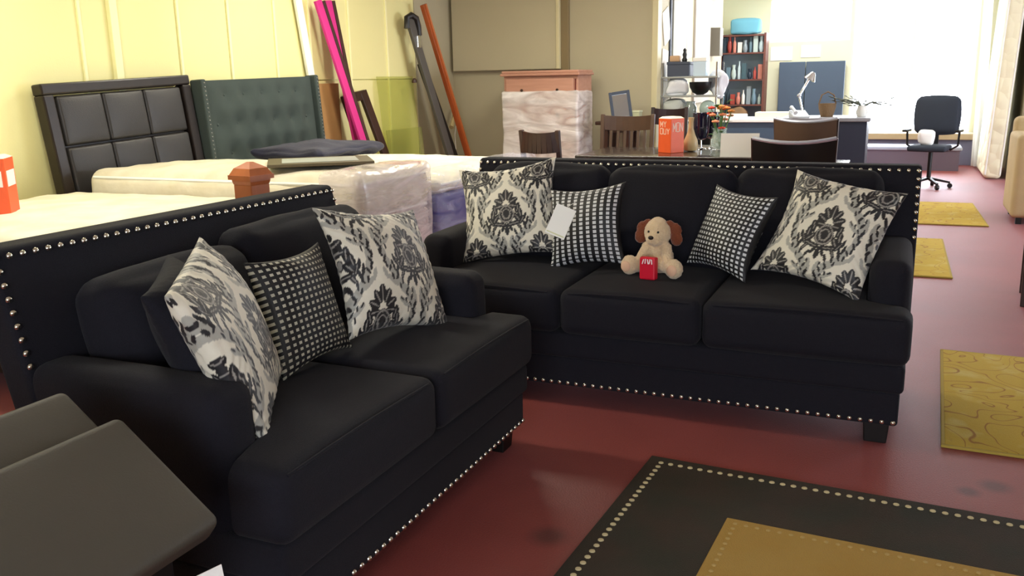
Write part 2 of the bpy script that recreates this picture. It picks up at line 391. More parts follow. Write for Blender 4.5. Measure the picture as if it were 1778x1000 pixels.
# ------------------------------------------------------------------ scatter pillows
def pillow_mesh(W, T, n, ear=.10, seed=0, pattern=None, uvs=None):
    """closed pillow with pulled-in sides, pointed corners and seam wrinkles"""
    t = np.linspace(-1, 1, n + 1); t = np.sign(t) * (1 - (1 - np.abs(t)) ** 1.35)
    Ug, Vg = np.meshgrid(t, t, indexing='ij'); verts = []; h = W / 2
    for side in (1, -1):
        x = h * Ug * (1 - ear * (1 - Vg**2) * Ug**2); y = h * Vg * (1 - ear * (1 - Ug**2) * Vg**2)
        prof = ((1 - Ug**2) * (1 - Vg**2)) ** .5
        z = side * T / 2 * prof * (1 + .12 * np.sin(3.1 * Ug + seed) * np.cos(2.3 * Vg + seed * 2))
        edge = 1 - np.minimum(1 - np.abs(Ug), 1 - np.abs(Vg))          # 1 at the seam
        wr = np.sin(24 * Ug + 6 * np.sin(5 * Vg + seed)) * np.sin(22 * Vg + 5 * np.cos(4 * Ug + seed))
        z = z + side * .006 * wr * (edge ** 6) * (1 - edge ** 30)
        bow = .018 * np.sin(1.6 * Ug + seed) + .014 * np.cos(2.0 * Vg + 2 * seed)
        verts.append(np.stack([x, y, z + bow], -1).reshape(-1, 3))
    m = n + 1; N = m * m; idx = np.arange(N).reshape(m, m)
    f1 = np.stack([idx[:-1, :-1], idx[1:, :-1], idx[1:, 1:], idx[:-1, 1:]], -1).reshape(-1, 4)
    f2 = f1[:, ::-1] + N
    remap = np.arange(2 * N); border = np.zeros((m, m), bool); border[0] = border[-1] = True; border[:, 0] = border[:, -1] = True
    bi = idx[border]; remap[bi + N] = bi
    V = np.concatenate(verts); faces = remap[np.concatenate([f1, f2])]
    used = np.unique(faces); new = -np.ones(2 * N, int); new[used] = np.arange(len(used)); faces = new[faces]; V = V[used]
    me = bpy.data.meshes.new('scatter_pillow'); me.from_pydata(V.tolist(), [], faces.tolist()); me.update(); me.shade_smooth()
    uvv = np.concatenate([np.stack([Ug, Vg], -1).reshape(-1, 2)] * 2)[used]
    if pattern is not None:
        c = pattern(uvv[:, 0] * h, uvv[:, 1] * h); at = me.color_attributes.new('print', 'FLOAT_COLOR', 'POINT')
        at.data.foreach_set('color', np.concatenate([c, np.ones((len(c), 1))], 1).astype(np.float32).ravel())
    uv = me.uv_layers.new(name='UVMap'); li = np.zeros(len(me.loops), np.int32); me.loops.foreach_get('vertex_index', li)
    uv.data.foreach_set('uv', ((uvv[li] + 1) / 2).astype(np.float32).ravel())
    return me

def damask(cx, cy):
    """print of black palmettes on ivory, half-drop repeat; returns function of metres on the cloth"""
    DX, DY, S = .170, .238, .080
    def f(X, Y):
        X = X + cx; Y = Y + cy; n = len(X); dark = np.zeros(n); grey = np.zeros(n); vein = np.zeros(n)
        def ell(p, q, px, py, ang, a, b):
            c, s = math.cos(ang), math.sin(ang); u = ((p - px) * c + (q - py) * s) / a; v = (-(p - px) * s + (q - py) * c) / b
            return u*u + v*v
        for i in range(-2, 3):
            for j in range(-3, 4):
                if (i + j) % 2: continue
                p = (X - i * DX) / S; q = (Y - j * DY) / S
                near = (np.abs(p) < 2.4) & (np.abs(q) < 3)
                if not near.any(): continue
                P = p[near]; Q = q[near]; ap = np.abs(P); d = np.zeros(len(P), bool); v = np.zeros(len(P), bool); g = np.zeros(len(P), bool)
                # crown of leaves
                for ang, ln, w, by in ((0, .62, .17, .55), (28, .60, .17, .42), (60, .56, .17, .28), (95, .46, .15, .12)):
                    a = math.radians(90 - ang); e = ell(ap, Q, math.cos(a) * ln * .95, by + math.sin(a) * ln * .62, a, ln * .58, w * 1.12); d |= e < 1; v |= (np.abs(ell(ap, Q, math.cos(a) * ln * .95, by + math.sin(a) * ln * .62, a, ln * .50, w * .22)) < 1)
                # side leaves hugging the bulb
                for px, py, ang, ln, w in ((.72, -.08, 78, .36, .16), (.86, -.40, 95, .34, .17), (.70, -.72, 125, .34, .17), (.48, .10, 60, .30, .12)):
                    d |= ell(ap, Q, px, py, math.radians(ang), ln, w) < 1
                # bulb with onion-like outlines
                e = np.sqrt(ell(P, Q, 0, -.42, 0, .52 - .22 * np.clip(Q + .42, 0, .8), .62)); d |= e < 1
                v |= (np.abs(e - .86) < .075) | (np.abs(e - .5) < .06) & (Q > -.8)
                v |= (np.abs(P) < .035) & (Q > .0) & (Q < .95)
                v |= (np.abs(ap - .2 - .1 * np.cos(3 * Q)) < .03) & (np.abs(Q + .5) < .3)
                # base scrolls and pendant
                for px, py, ang, ln, w in ((.45, -1.08, 12, .50, .15), (.98, -.86, 62, .34, .12), (1.18, -.62, 80, .24, .08), (.78, -1.28, -60, .30, .10), (1.12, -1.18, -75, .28, .09), (.25, -1.38, -65, .26, .10)):
                    d |= ell(ap, Q, px, py, math.radians(ang), ln, w) < 1
                d |= ell(P, Q, 0, -1.52, 0, .13, .36) < 1
                # tone-on-tone ogee of overlapping leaves, each with a few dark tips
                for px, py, ang, ln, w in ((1.20, 1.05, 125, .42, .16), (1.52, .70, 112, .42, .17), (1.72, .25, 98, .42, .17), (1.74, -.25, 82, .42, .17), (1.62, -.75, 68, .42, .17),
                                           (1.38, -1.22, 58, .40, .16), (1.05, -1.62, 48, .40, .15), (.68, -1.95, 42, .36, .13), (.70, 1.40, 140, .38, .14)):
                    g |= ell(ap, Q, px, py, math.radians(ang), ln, w) < 1
                for px, py, ang, ln, w in ((1.46, .92, 60, .17, .07), (1.70, .58, 65, .19, .075), (1.86, .16, 70, .21, .08), (1.80, -.12, 115, .20, .07), (1.88, -.32, 75, .20, .075), (1.74, -.58, 120, .2, .07), (1.72, -.86, 80, .19, .07),
                                           (1.52, -1.02, 125, .18, .065), (1.44, -1.38, 80, .17, .065), (1.18, -1.44, 130, .16, .06), (1.05, -1.84, 75, .15, .055), (1.36, .45, 95, .14, .05), (1.48, .0, 90, .16, .05)):
                    d |= ell(ap, Q, px, py, math.radians(ang), ln, w) < 1
                for px, py, ang, ln, w in ((.22, -2.30, 80, .42, .12), (.50, -2.42, 58, .44, .13), (.84, -2.62, 40, .42, .12), (.30, -2.85, 70, .34, .11), (.30, 1.75, 110, .30, .10)):
                    g |= ell(ap, Q, px, py, math.radians(ang), ln, w) < 1
                for px, py, ang, ln, w in ((.34, -2.08, 80, .16, .05), (.70, -2.22, 62, .17, .055), (1.02, -2.42, 48, .15, .05), (.20, -2.66, 78, .15, .045), (.52, -2.72, 60, .14, .045)):
                    d |= ell(ap, Q, px, py, math.radians(ang), ln, w) < 1
                # fine pale veins in the scrolls and side leaves
                for px, py, ang, ln, w in ((.45, -1.08, 12, .36, .025), (.98, -.86, 62, .24, .022), (.72, -.08, 78, .26, .028), (.86, -.40, 95, .25, .03), (.70, -.72, 125, .24, .03), (.78, -1.28, -60, .2, .02)):
                    v |= ell(ap, Q, px, py, math.radians(ang), ln, w) < 1
                for px, py, ang, ln, w in ((1.30, -.92, 75, .30, .08), (.52, -1.66, -70, .26, .08), (.88, -1.60, -80, .22, .06)):
                    d |= ell(ap, Q, px, py, math.radians(ang), ln, w) < 1
                dark[near] = np.maximum(dark[near], d); vein[near] = np.maximum(vein[near], v); grey[near] = np.maximum(grey[near], g)
        ivory = np.array(lin('#ded8c6')[:3]); gy = np.array(lin('#a5a399')[:3]); bk = np.array(lin('#17161a')[:3]); vn = np.array(lin('#8f8b84')[:3])
        c = np.repeat(ivory[None], n, 0); c = np.where(grey[:, None] > 0, gy, c); c = np.where(dark[:, None] > 0, bk, c)
        c = np.where((vein * dark)[:, None] > 0, vn, c)
        return c
    return f
def print_material():
    m = bpy.data.materials.new('damask_print_cotton'); m.use_nodes = True; N = m.node_tree.nodes; L = m.node_tree.links; b = N['Principled BSDF']
    a = N.new('ShaderNodeAttribute'); a.attribute_name = 'print'; L.new(a.outputs['Color'], b.inputs['Base Color'])
    b.inputs['Roughness'].default_value = .55; b.inputs['Sheen Weight'].default_value = .15
    tc = N.new('ShaderNodeTexCoord'); n = N.new('ShaderNodeTexNoise'); n.inputs['Scale'].default_value = 18; n.inputs['Detail'].default_value = 4
    bp = N.new('ShaderNodeBump'); bp.inputs['Strength'].default_value = .25; bp.inputs['Distance'].default_value = .02
    L.new(tc.outputs['Object'], n.inputs['Vector']); L.new(n.outputs['Fac'], bp.inputs['Height']); L.new(bp.outputs[0], b.inputs['Normal'])
    return m
m_damask = print_material()
def check_material(name, nx, ny, fx, fy, hexcol):
    """rows of pale woven squares on black"""
    m = bpy.data.materials.new(name); m.use_nodes = True; N = m.node_tree.nodes; L = m.node_tree.links; b = N['Principled BSDF']
    uv = N.new('ShaderNodeTexCoord'); sp = N.new('ShaderNodeSeparateXYZ'); L.new(uv.outputs['UV'], sp.inputs[0])
    outs = []
    for ax, k, fr in (('X', nx, fx), ('Y', ny, fy)):
        mu = N.new('ShaderNodeMath'); mu.operation = 'MULTIPLY'; mu.inputs[1].default_value = k; L.new(sp.outputs[ax], mu.inputs[0])
        fc = N.new('ShaderNodeMath'); fc.operation = 'FRACT'; L.new(mu.outputs[0], fc.inputs[0])
        lt = N.new('ShaderNodeMath'); lt.operation = 'LESS_THAN'; lt.inputs[1].default_value = fr; L.new(fc.outputs[0], lt.inputs[0]); outs.append(lt)
    an = N.new('ShaderNodeMath'); an.operation = 'MULTIPLY'; L.new(outs[0].outputs[0], an.inputs[0]); L.new(outs[1].outputs[0], an.inputs[1])
    x = N.new('ShaderNodeMix'); x.data_type = 'RGBA'; x.inputs['A'].default_value = lin('#101014'); x.inputs['B'].default_value = lin(hexcol)
    L.new(an.outputs[0], x.inputs['Factor']); L.new(x.outputs['Result'], b.inputs['Base Color'])
    bp = N.new('ShaderNodeBump'); bp.inputs['Strength'].default_value = .4; bp.inputs['Distance'].default_value = .003
    L.new(an.outputs[0], bp.inputs['Height']); L.new(bp.outputs[0], b.inputs['Normal'])
    b.inputs['Roughness'].default_value = .6
    return m
GP = 'scatter pillows on the sofas'
def pillow(c, u, v, W, T, label, mat, pat=None, seed=0, ear=.13):
    n = 150 if pat else 44
    o = link('scatter_pillow', pillow_mesh(W * 1.03, T, n, ear, seed, pat), mat); tag(o, label, 'pillow', GP)
    return along(o, c, u, v)
# loveseat
pillow((-1.665, 1.837, .775), (.562, -.819, -.114), (-.323, -.344, .882), .47, .16, 'black and ivory damask pillow slumped over the near arm of the loveseat', m_damask, damask(.05, .02), 1, .07)
pillow((-1.754, 2.261, .745), (.033, .999, .009), (-.352, .003, .936), .37, .14, 'black pillow with pale check squares on the loveseat, between two damask pillows', check_material('check_weave', 16, 18, .5, .45, '#b9b6a4'), None, 2)
pillow((-1.70, 2.69, .79), (.338, .936, -.099), (-.433, .248, .867), .475, .17, 'damask pillow at the far end of the loveseat, leaning by the far arm', m_damask, damask(-.06, -.05), 3)
navy_p = pillow((-1.80, 1.84, .765), (.5, -.80, -.1), (-.35, -.30, .88), .40, .20, 'plain black pillow behind the slumped damask pillow on the loveseat', m_fabric, None, 4, .05)
# long sofa
pillow((-1.808, 4.055, .812), (.965, .236, .119), (-.22, .47, .855), .5, .17, 'damask pillow at the left end of the long sofa, leaning by the left arm', m_damask, damask(0, .01), 5)
pillow((-1.373, 4.005, .762), (.995, .022, .099), (-.101, .335, .937), .385, .13, 'black and white check pillow with a white card tag, left of the toy dog', check_material('check_weave_tall', 11, 19, .5, .68, '#cfd0d2'), None, 6)
pillow((-.692, 4.02, .765), (.826, -.559, -.081), (.245, .226, .943), .385, .14, 'black and white check pillow right of the toy dog on the long sofa', check_material('check_weave_fine', 16, 18, .54, .54, '#d5d7d8'), None, 7)
pillow((-.273, 3.93, .792), (.914, -.383, -.134), (.311, .449, .838), .485, .17, 'damask pillow at the right end of the long sofa, leaning by the right arm', m_damask, damask(-.03, 0), 8)
# card tag hanging on the check pillow
tg = thing('card_tag', 'blank white card tag hanging on the left check pillow of the long sofa', 'tag')
along(tg, (-1.445, 3.835, .805), (.1, 0, -.035), (.055, .05, .145))
B('card', (-.05, -.073, 0), (.05, .073, .003), m_paper, tg)
B('print_line', (-.045, -.066, .003), (.045, -.060, .0034), M('pale_yellow_print', '#d8d8b0', .6), tg)
MB().tube([(0, .068, .002), (.01, .09, -.01), (.02, .11, -.03)], .0012, 5).build('string', m_paper, tg)

# ------------------------------------------------------------------ toy dog with a red gift bag
def blob(balls, voxel, name, mat, parent, fuzz=0):
    """one continuous skin grown over overlapping balls"""
    mb = MB()
    for c, r in balls: mb.ball(c, r, 10)
    me = mb.mesh(name); o = bpy.data.objects.new('tmp_blob', me); COL.objects.link(o)
    r = o.modifiers.new('r', 'REMESH'); r.mode = 'VOXEL'; r.voxel_size = voxel
    s = o.modifiers.new('s', 'SMOOTH'); s.iterations = 5; s.factor = .5
    dg = bpy.context.evaluated_depsgraph_get(); em = bpy.data.meshes.new_from_object(o.evaluated_get(dg)); bpy.data.objects.remove(o, do_unlink=True)
    em.name = name; em.shade_smooth()
    if fuzz:
        for v in em.vertices:
            v.co += v.normal * (mnoise.noise(v.co * 160) * fuzz + mnoise.noise(v.co * 60) * fuzz)
    em.materials.clear(); return link(name, em, mat, parent)
m_plush = M('cream_plush', '#e3c9a3', .95, sheen=.5, bump=(140, .8), var=(25, .4, '#d0b088'))
m_plush_brown = M('brown_plush', '#7b4026', .95, sheen=.4, bump=(140, .7), var=(25, .4, '#663018'))
dog = thing('toy_dog', 'cream plush toy dog with brown ears sitting on the long sofa', 'toy', (-1.005, 3.93, .565), math.radians(-8))
body = [((0, .03, .065), (.068, .06, .07)), ((0, .02, .115), (.055, .05, .055)), ((0, 0, .195), (.064, .058, .064)), ((0, -.035, .172), (.042, .042, .034)),
        ((-.005, .012, .245), (.034, .034, .02))]
for s in (-1, 1):
    for k in range(5):
        t = k / 4; body.append(((s * (.05 + .055 * t), -.005 - .055 * t, .045 - .002 * t), .036))
    body.append(((s * .108, -.068, .046), (.042, .036, .046)))
    for k in range(5):
        t = k / 4; body.append(((s * (.048 + .02 * t), -.01 - .035 * t, .125 - .06 * t), .026 - .002 * t))
bd = blob(body, .0055, 'body', m_plush, dog, .0022)
for s in (-1, 1):
    er = blob([((s * .052, .012, .235), (.022, .012, .02)), ((s * .080, .012, .205), (.032, .014, .038)), ((s * .088, .008, .17), (.031, .014, .034))], .005, 'ear', m_plush_brown, dog, .0015)
    MB().ball((s * .023, -.053, .205), .0055, 6).build('eye', m_black, dog)
    MB().ball((s * .112, -.105, .045), (.024, .006, .026), 8).build('paw_pad', M('pink_plush', '#dfb596', .95), dog)
MB().ball((-.002, -.077, .182), (.013, .009, .009), 8).build('nose', M('dark_brown_nose', '#1d1412', .5), dog)
bag = thing('gift_bag', 'small red gift bag held in front of the toy dog', 'bag', (-1.012, 3.80, .562), math.radians(-6))
bag.scale = (1.22, 1.1, 1.22)
m_redbag = M('red_satin', '#d31733', .4, var=(12, .3, '#b80f2a'))
MB().prism([(-.030, -.016), (.030, -.016), (.033, .016), (-.033, .016)], .004, .088).build('pouch', m_redbag, bag, .006)
for k, (x, z, a) in enumerate(((-.016, .072, .35), (-.007, .074, .1), (.003, .073, -.2), (.010, .074, .25), (.018, .073, -.1))):
    MB().bar((x - a * .008, -.0172, z - .009), (x + a * .008, -.0172, z + .009), .0035, .001, up=(0, 1, 0)).build('lettering', m_paper, bag)

# ------------------------------------------------------------------ sloped taupe footstool in the near left corner
fs = thing('footstool', 'taupe padded footstool with a sloped top in the near left corner', 'footstool', (-1.45, 1.05, 0))
def slab(lo_x, hi_x, z_lo, z_hi, thick, y0, y1):
    """padded slab sloping down towards +x"""
    a = Vector((lo_x, 0, z_hi)); b = Vector((hi_x, 0, z_lo)); ln = (b - a).length; ang = math.atan2(z_hi - z_lo, hi_x - lo_x)
    mt = Matrix.Translation(a) @ Matrix.Rotation(ang, 4, 'Y')
    return MB().pad((0, y0, -thick), (ln, y1, 0), .022, crown=(0, 0, .006), n=14, mat=mt)
slab(-.115, .155, .535, .742, .075, -.55, .30).build('top_cushion', m_taupe, fs)
slab(-.30, -.02, .56, .775, .06, -.55, .315).build('rear_cushion', m_taupe, fs)
MB().add([(-.28, -.5, .1), (.06, -.5, .1), (.06, -.5, .50), (-.12, -.5, .64), (-.28, -.5, .64), (-.28, .24, .1), (.06, .24, .1), (.06, .24, .50), (-.12, .24, .64), (-.28, .24, .64)],
         [(0, 1, 2, 3, 4), (9, 8, 7, 6, 5), (0, 5, 6, 1), (1, 6, 7, 2), (2, 7, 8, 3), (3, 8, 9, 4), (4, 9, 5, 0)]).build('body', m_black, fs, .01)
for x in (-.25, .03):
    for y in (-.46, .2): MB().bar((x, y, .11), (x, y, 0), .05, .05, w2=.04, d2=.04).build('leg', m_blackleg, fs)
pt = tag(link('paper_slip', MB().box((-.05, -.035, 0), (.05, .035, .002)).mesh('paper_slip'), m_paper), 'small white paper slip hanging off the footstool at the frame edge', 'paper')
along(pt, (-1.262, 1.235, .435), (.35, .95, .05), (.1, -.1, -.99))

# ------------------------------------------------------------------ rugs
def rug_pattern_material(name, base, c2, c3):
    m = bpy.data.materials.new(name); m.use_nodes = True; N = m.node_tree.nodes; L = m.node_tree.links; b = N['Principled BSDF']; b.inputs['Roughness'].default_value = .95
    tc = N.new('ShaderNodeTexCoord'); w = N.new('ShaderNodeTexNoise'); w.inputs['Scale'].default_value = 3.4; w.inputs['Detail'].default_value = .6; w.inputs['Distortion'].default_value = 1.2
    n = N.new('ShaderNodeTexNoise'); n.inputs['Scale'].default_value = 6; n.inputs['Detail'].default_value = 4
    n3 = N.new('ShaderNodeTexNoise'); n3.inputs['Scale'].default_value = 250
    for q in (w, n, n3): L.new(tc.outputs['Object'], q.inputs['Vector'])
    wm = N.new('ShaderNodeMath'); wm.operation = 'MULTIPLY'; wm.inputs[1].default_value = 7; L.new(w.outputs['Fac'], wm.inputs[0])
    wf_ = N.new('ShaderNodeMath'); wf_.operation = 'PINGPONG'; wf_.inputs[1].default_value = .5; L.new(wm.outputs[0], wf_.inputs[0])
    r1 = N.new('ShaderNodeMapRange'); r1.inputs['From Min'].default_value = .07; r1.inputs['From Max'].default_value = .02; r1.inputs['To Max'].default_value = .75
    L.new(wf_.outputs[0], r1.inputs['Value'])
    r2 = N.new('ShaderNodeMapRange'); r2.inputs['From Min'].default_value = .55; r2.inputs['From Max'].default_value = .7; r2.inputs['To Max'].default_value = .6
    L.new(n.outputs['Fac'], r2.inputs['Value'])
    a = N.new('ShaderNodeMix'); a.data_type = 'RGBA'; a.inputs['A'].default_value = lin(base); a.inputs['B'].default_value = lin(c3); L.new(r2.outputs[0], a.inputs['Factor'])
    c = N.new('ShaderNodeMix'); c.data_type = 'RGBA'; c.inputs['B'].default_value = lin(c2); L.new(a.outputs['Result'], c.inputs['A']); L.new(r1.outputs[0], c.inputs['Factor'])
    L.new(c.outputs['Result'], b.inputs['Base Color'])
    bp = N.new('ShaderNodeBump'); bp.inputs['Strength'].default_value = .5; bp.inputs['Distance'].default_value = .004; L.new(n3.outputs['Fac'], bp.inputs['Height']); L.new(bp.outputs[0], b.inputs['Normal'])
    return m
m_rugy = rug_pattern_material('gold_scroll_rug', '#bda035', '#8a5220', '#cbbb70')
m_rugbind = M('gold_binding', '#a8913f', .9)
def small_rug(cx, cy, sx, sy, rz, label):
    t = thing('area_rug', label, 'rug', (cx, cy, 0), rz, 'gold rugs on the aisle floor')
    MB().pad((-sx/2 + .012, -sy/2 + .012, .001), (sx/2 - .012, sy/2 - .012, .014), .005, n=6).build('pile', m_rugy, t)
    for lo, hi in (((-sx/2, -sy/2, .001), (sx/2, -sy/2 + .016, .013)), ((-sx/2, sy/2 - .016, .001), (sx/2, sy/2, .013)),
                   ((-sx/2, -sy/2 + .016, .001), (-sx/2 + .016, sy/2 - .016, .013)), ((sx/2 - .016, -sy/2 + .016, .001), (sx/2, sy/2 - .016, .013))):
        B('binding', lo, hi, m_rugbind, t, .003)
small_rug(.74, 4.34, 1.0, 1.38, math.radians(-1.5), 'gold rug with brown scrolls on the floor right of the long sofa')
small_rug(-.10, 7.76, .97, 1.66, math.radians(.5), 'small gold rug on the aisle just behind the long sofa')
small_rug(.28, 10.28, 1.0, 1.65, math.radians(1.5), 'small gold rug in front of the swivel office chair')
# large dark rug in the foreground
RX, RY, ra = 2.3, 2.0, math.radians(-2.9)
br = thing('bordered_rug', 'dark brown rug with dotted border and gold centre in the foreground', 'rug', (-.815, 3.155, 0), ra)
m_rugd = M('dark_umber_pile', '#2b2a1f', .95, var=(5, .7, '#3a2a1f'), bump=(240, .5))
m_rugg = M('gold_pile', '#a5823a', .95, var=(4, .4, '#ad9050'), bump=(240, .5))
MB().pad((0, -RY, .001), (RX, 0, .013), .005, n=6).build('border', m_rugd, br)
MB().pad((.385, -RY + .385, .006), (RX - .385, -.385, .0155), .004, n=6).build('centre_field', m_rugg, br)
dot_mesh = MB().lathe([(.0105, 0), (.0095, .003), (.004, .005)], n=8).mesh('dot'); dot_mesh.materials.append(M('ivory_yarn', '#c2b48c', .9))
dot2_mesh = MB().lathe([(.008, 0), (.007, .0025), (.003, .004)], n=8).mesh('dot'); dot2_mesh.materials.append(M('tan_yarn', '#ad9257', .9))
def dots(me, inset, z, step):
    x0, x1, y0, y1 = inset, RX - inset, -RY + inset, -inset; nx, ny = int((x1 - x0) / step), int((y1 - y0) / step); pts = []
    for i in range(nx): pts.append((x0 + (x1 - x0) * i / nx, y1))
    for j in range(int(ny * .85)): pts.append((x0, y1 - (y1 - y0) * (j + 1) / ny))
    for p in pts:
        o = bpy.data.objects.new('dot', me); COL.objects.link(o); o.parent = br; o.location = (p[0], p[1], z)
dots(dot_mesh, .055, .0125, .0375)
dots(dot2_mesh, .42, .0150, .035)

# ------------------------------------------------------------------ beds along the yellow wall
def bed(y0, y1, top, label, base_mat, film=None, mtop=.30, x0=-5.12, x1=-2.92, seed=0, crown=.05):
    t = thing('bed', label, 'bed', ((x0 + x1) / 2, (y0 + y1) / 2, 0)); hx, hy = (x1 - x0) / 2, (y1 - y0) / 2
    mt = MB().pad((-hx, -hy, top - mtop), (hx, hy, top - crown * .5), .075, crown=(.01, .01, crown), n=24, wob=.012, seed=seed).build('mattress', m_mattress, t)
    for z in (top - mtop + .03, top - crown - .015):
        MB().tube([(-hx + .07, -hy + .005, z), (hx - .07, -hy + .005, z), (hx - .005, -hy + .07, z), (hx - .005, hy - .07, z), (hx - .07, hy - .005, z), (-hx + .07, hy - .005, z)], .011, 6).build('tape_edge', m_white, mt)
    MB().pad((-hx + .01, -hy + .01, .16), (hx - .01, hy - .01, top - mtop), .03, n=8).build('box_spring', base_mat, t)
    MB().box((-hx + .05, -hy + .05, .10), (hx - .05, hy - .05, .155)).build('bed_frame', m_black, t)
    for sx in (-1, 1):
        for sy in (-1, 1): MB().bar((sx * (hx - .12), sy * (hy - .12), .1), (sx * (hx - .12), sy * (hy - .12), 0), .05, .05).build('leg', m_black, t)
    if film:
        MB().pad((hx - .28, -hy - .012, .2), (hx + .022, hy + .008, top + .012), .05, crown=(.02, .0, .015), n=16, wob=.012, seed=seed + 5).build('plastic_wrap', film, t)
    return t
bed(2.72, 4.30, .80, 'bare ivory mattress nearest the camera, behind the loveseat', m_boxspring, crown=.03, seed=1)
bed(4.38, 5.26, .93, 'high ivory mattress with plastic-wrapped foot, in front of the panelled headboard', M('blush_box_spring', '#d9cac6', .7, var=(12, .3)), m_film, seed=2)
bed(5.34, 7.15, .83, 'ivory mattress on a navy plastic-wrapped base, in front of the tufted headboard', M('navy_box_spring', '#443f86', .4), m_film_thin, mtop=.14, seed=3, crown=.06)
# navy bedding at the head of the rear bed
nb = MB().pad((-.36, -.52, 0), (.36, .52, .10), .06, crown=(.03, .03, .05), n=18, wob=.025, seed=9).mesh('folded_duvet')
nd = tag(link('folded_duvet', nb, m_navy), 'folded navy duvet lying on the rear bed against the tufted headboard', 'duvet'); nd.location = (-4.70, 6.50, .848); nd.scale = (1, 1, .85)
# headboards leaning on the wall
hb = thing('headboard', 'dark brown leatherette headboard of six padded panels', 'headboard', (-5.18, 5.02, 0), 0, rot=(math.radians(2.6), math.radians(-4.5), 0))
hb.rotation_euler = (math.radians(2.4), math.radians(-5), 0)
y0, y1, zt = -.72, .65, 1.525
for nm, lo, hi in (('top_rail', (-.05, y0, zt - .075), (.045, y1, zt)), ('side_stile', (-.05, y0, 0), (.045, y0 + .09, zt - .075)), ('side_stile', (-.05, y1 - .09, 0), (.045, y1, zt - .075)),
                   ('bottom_rail', (-.05, y0 + .09, .42), (.045, y1 - .09, .695))):
    MB().box(lo, hi).build(nm, m_espresso, hb, .012)
B('backing', (-.045, y0 + .1, .5), (-.02, y1 - .1, zt - .1), m_espresso, hb)
ys = np.linspace(y0 + .11, y1 - .11, 4); zs = [.70, 1.095, zt - .08]
for i in range(3):
    for j in range(2):
        MB().pad((-.02, ys[i] + .003, zs[j] + .006), (.04, ys[i+1] - .003, zs[j+1] - .006), .02, crown=(.012, 0, 0), n=12).build('padded_panel', m_leather, hb)
hb2 = thing('tufted_headboard', 'slate grey button-tufted headboard with nailhead wings', 'headboard', (-5.20, 6.46, 0), 0, rot=(math.radians(1.2), math.radians(-3), 0))
yw, zt = .79, 1.525
def tufted():
    n, m = 72, 54; vs = []; fs = []; bt = []
    ya, yb, za, zb = -yw + .065, yw - .065, .55, zt - .01
    rows = 4; cols = 6
    for r in range(rows):
        for c in range(cols if r % 2 == 0 else cols - 1):
            bt.append((ya + (yb - ya) * (c + .5 + (.5 if r % 2 else 0)) / cols, za + (zb - za) * (r + .5) / rows))
    B_ = np.array(bt)
    for i in range(n + 1):
        for j in range(m + 1):
            y = ya + (yb - ya) * i / n; z = za + (zb - za) * j / m
            d = np.min(np.hypot(B_[:, 0] - y, (B_[:, 1] - z))); e = min(1, 6 * min(i / n, 1 - i / n), 6 * min(j / m, 1 - j / m))
            vs.append((0.03 + .05 * min(1, d / .12) ** .7 * (.3 + .7 * e), y, z))
    for i in range(n):
        for j in range(m): a = i * (m + 1) + j; fs.append((a, a + m + 1, a + m + 2, a + 1))
    mb = MB(); mb.smooth = True; mb.add(vs, fs); mb.box((-.03, ya, za), (.028, yb, zb)); return mb, bt
nail_small = MB().lathe([(.007, 0), (.006, .003), (.002, .005)], n=8).mesh('nail'); nail_small.materials.append(M('antique_nailhead', '#8a8a84', .4, metal=1))
tm, btn = tufted(); panel = tm.build('tufted_panel', m_tuft, hb2)
bmesh_btn = MB().ball((0, 0, 0), (.008, .013, .013), 6).mesh('button'); bmesh_btn.materials.append(m_tuft)
for y, z in btn:
    o = bpy.data.objects.new('button', bmesh_btn); COL.objects.link(o); o.parent = panel; o.location = (.036, y, z)
for s in (-1, 1):
    a, b = sorted((s * yw, s * (yw - .06)))
    wg = MB().pad((-.03, a, 0), (.10, b, zt), .018, n=8).build('wing', m_tuft, hb2)
    for j in range(26):
        o = bpy.data.objects.new('nail', nail_small); COL.objects.link(o); o.parent = wg; o.location = (.10, s * (yw - .03), zt - .03 - j * .033); o.rotation_euler = (0, PI/2, 0)
# finial bedpost behind the loveseat
bp_ = thing('bedpost', 'honey wood bedpost with pyramid cap rising behind the loveseat', 'bedpost', (-2.72, 3.22, 0), math.radians(-8))
def sq(mb, h0, z0, h1, z1): mb.add([(-h0,-h0,z0),(h0,-h0,z0),(h0,h0,z0),(-h0,h0,z0),(-h1,-h1,z1),(h1,-h1,z1),(h1,h1,z1),(-h1,h1,z1)], [(0,3,2,1),(4,5,6,7),(0,1,5,4),(1,2,6,5),(2,3,7,6),(3,0,4,7)]); return mb
sq(MB(), .056, 0, .056, 1.015).build('shaft', m_post_wood, bp_, .004)
c_ = MB(); sq(c_, .056, 1.015, .060, 1.03); sq(c_, .060, 1.03, .060, 1.038); sq(c_, .072, 1.038, .072, 1.058); sq(c_, .068, 1.058, .052, 1.088); sq(c_, .052, 1.088, .010, 1.115); c_.build('cap', m_post_wood, bp_)
sq(MB(), .075, 0, .07, .12).build('plinth', m_post_wood, bp_, .004)
# flat packs lying on the mattresses
fp = thing('framed_print', 'framed grey print with olive border lying flat on the high mattress', 'picture', (-3.48, 4.80, .954), math.radians(38))
B('frame', (-.33, -.25, 0), (.33, .25, .02), M('olive_frame', '#554a32', .5), fp, .004)
B('print', (-.24, -.17, .02), (.24, .17, .022), M('grey_print', '#a9b0aa', .4, var=(6, .4, '#8d958f')), fp)
br_ = tag(link('brochure', MB().box((-.16, -.11, 0), (.16, .11, .006)).mesh('brochure'), M('rust_cover', '#b4673a', .5)), 'rust-coloured brochure lying flat on the rear mattress', 'brochure')
br_.location = (-3.45, 5.75, .865); br_.rotation_euler = (0, 0, .5)

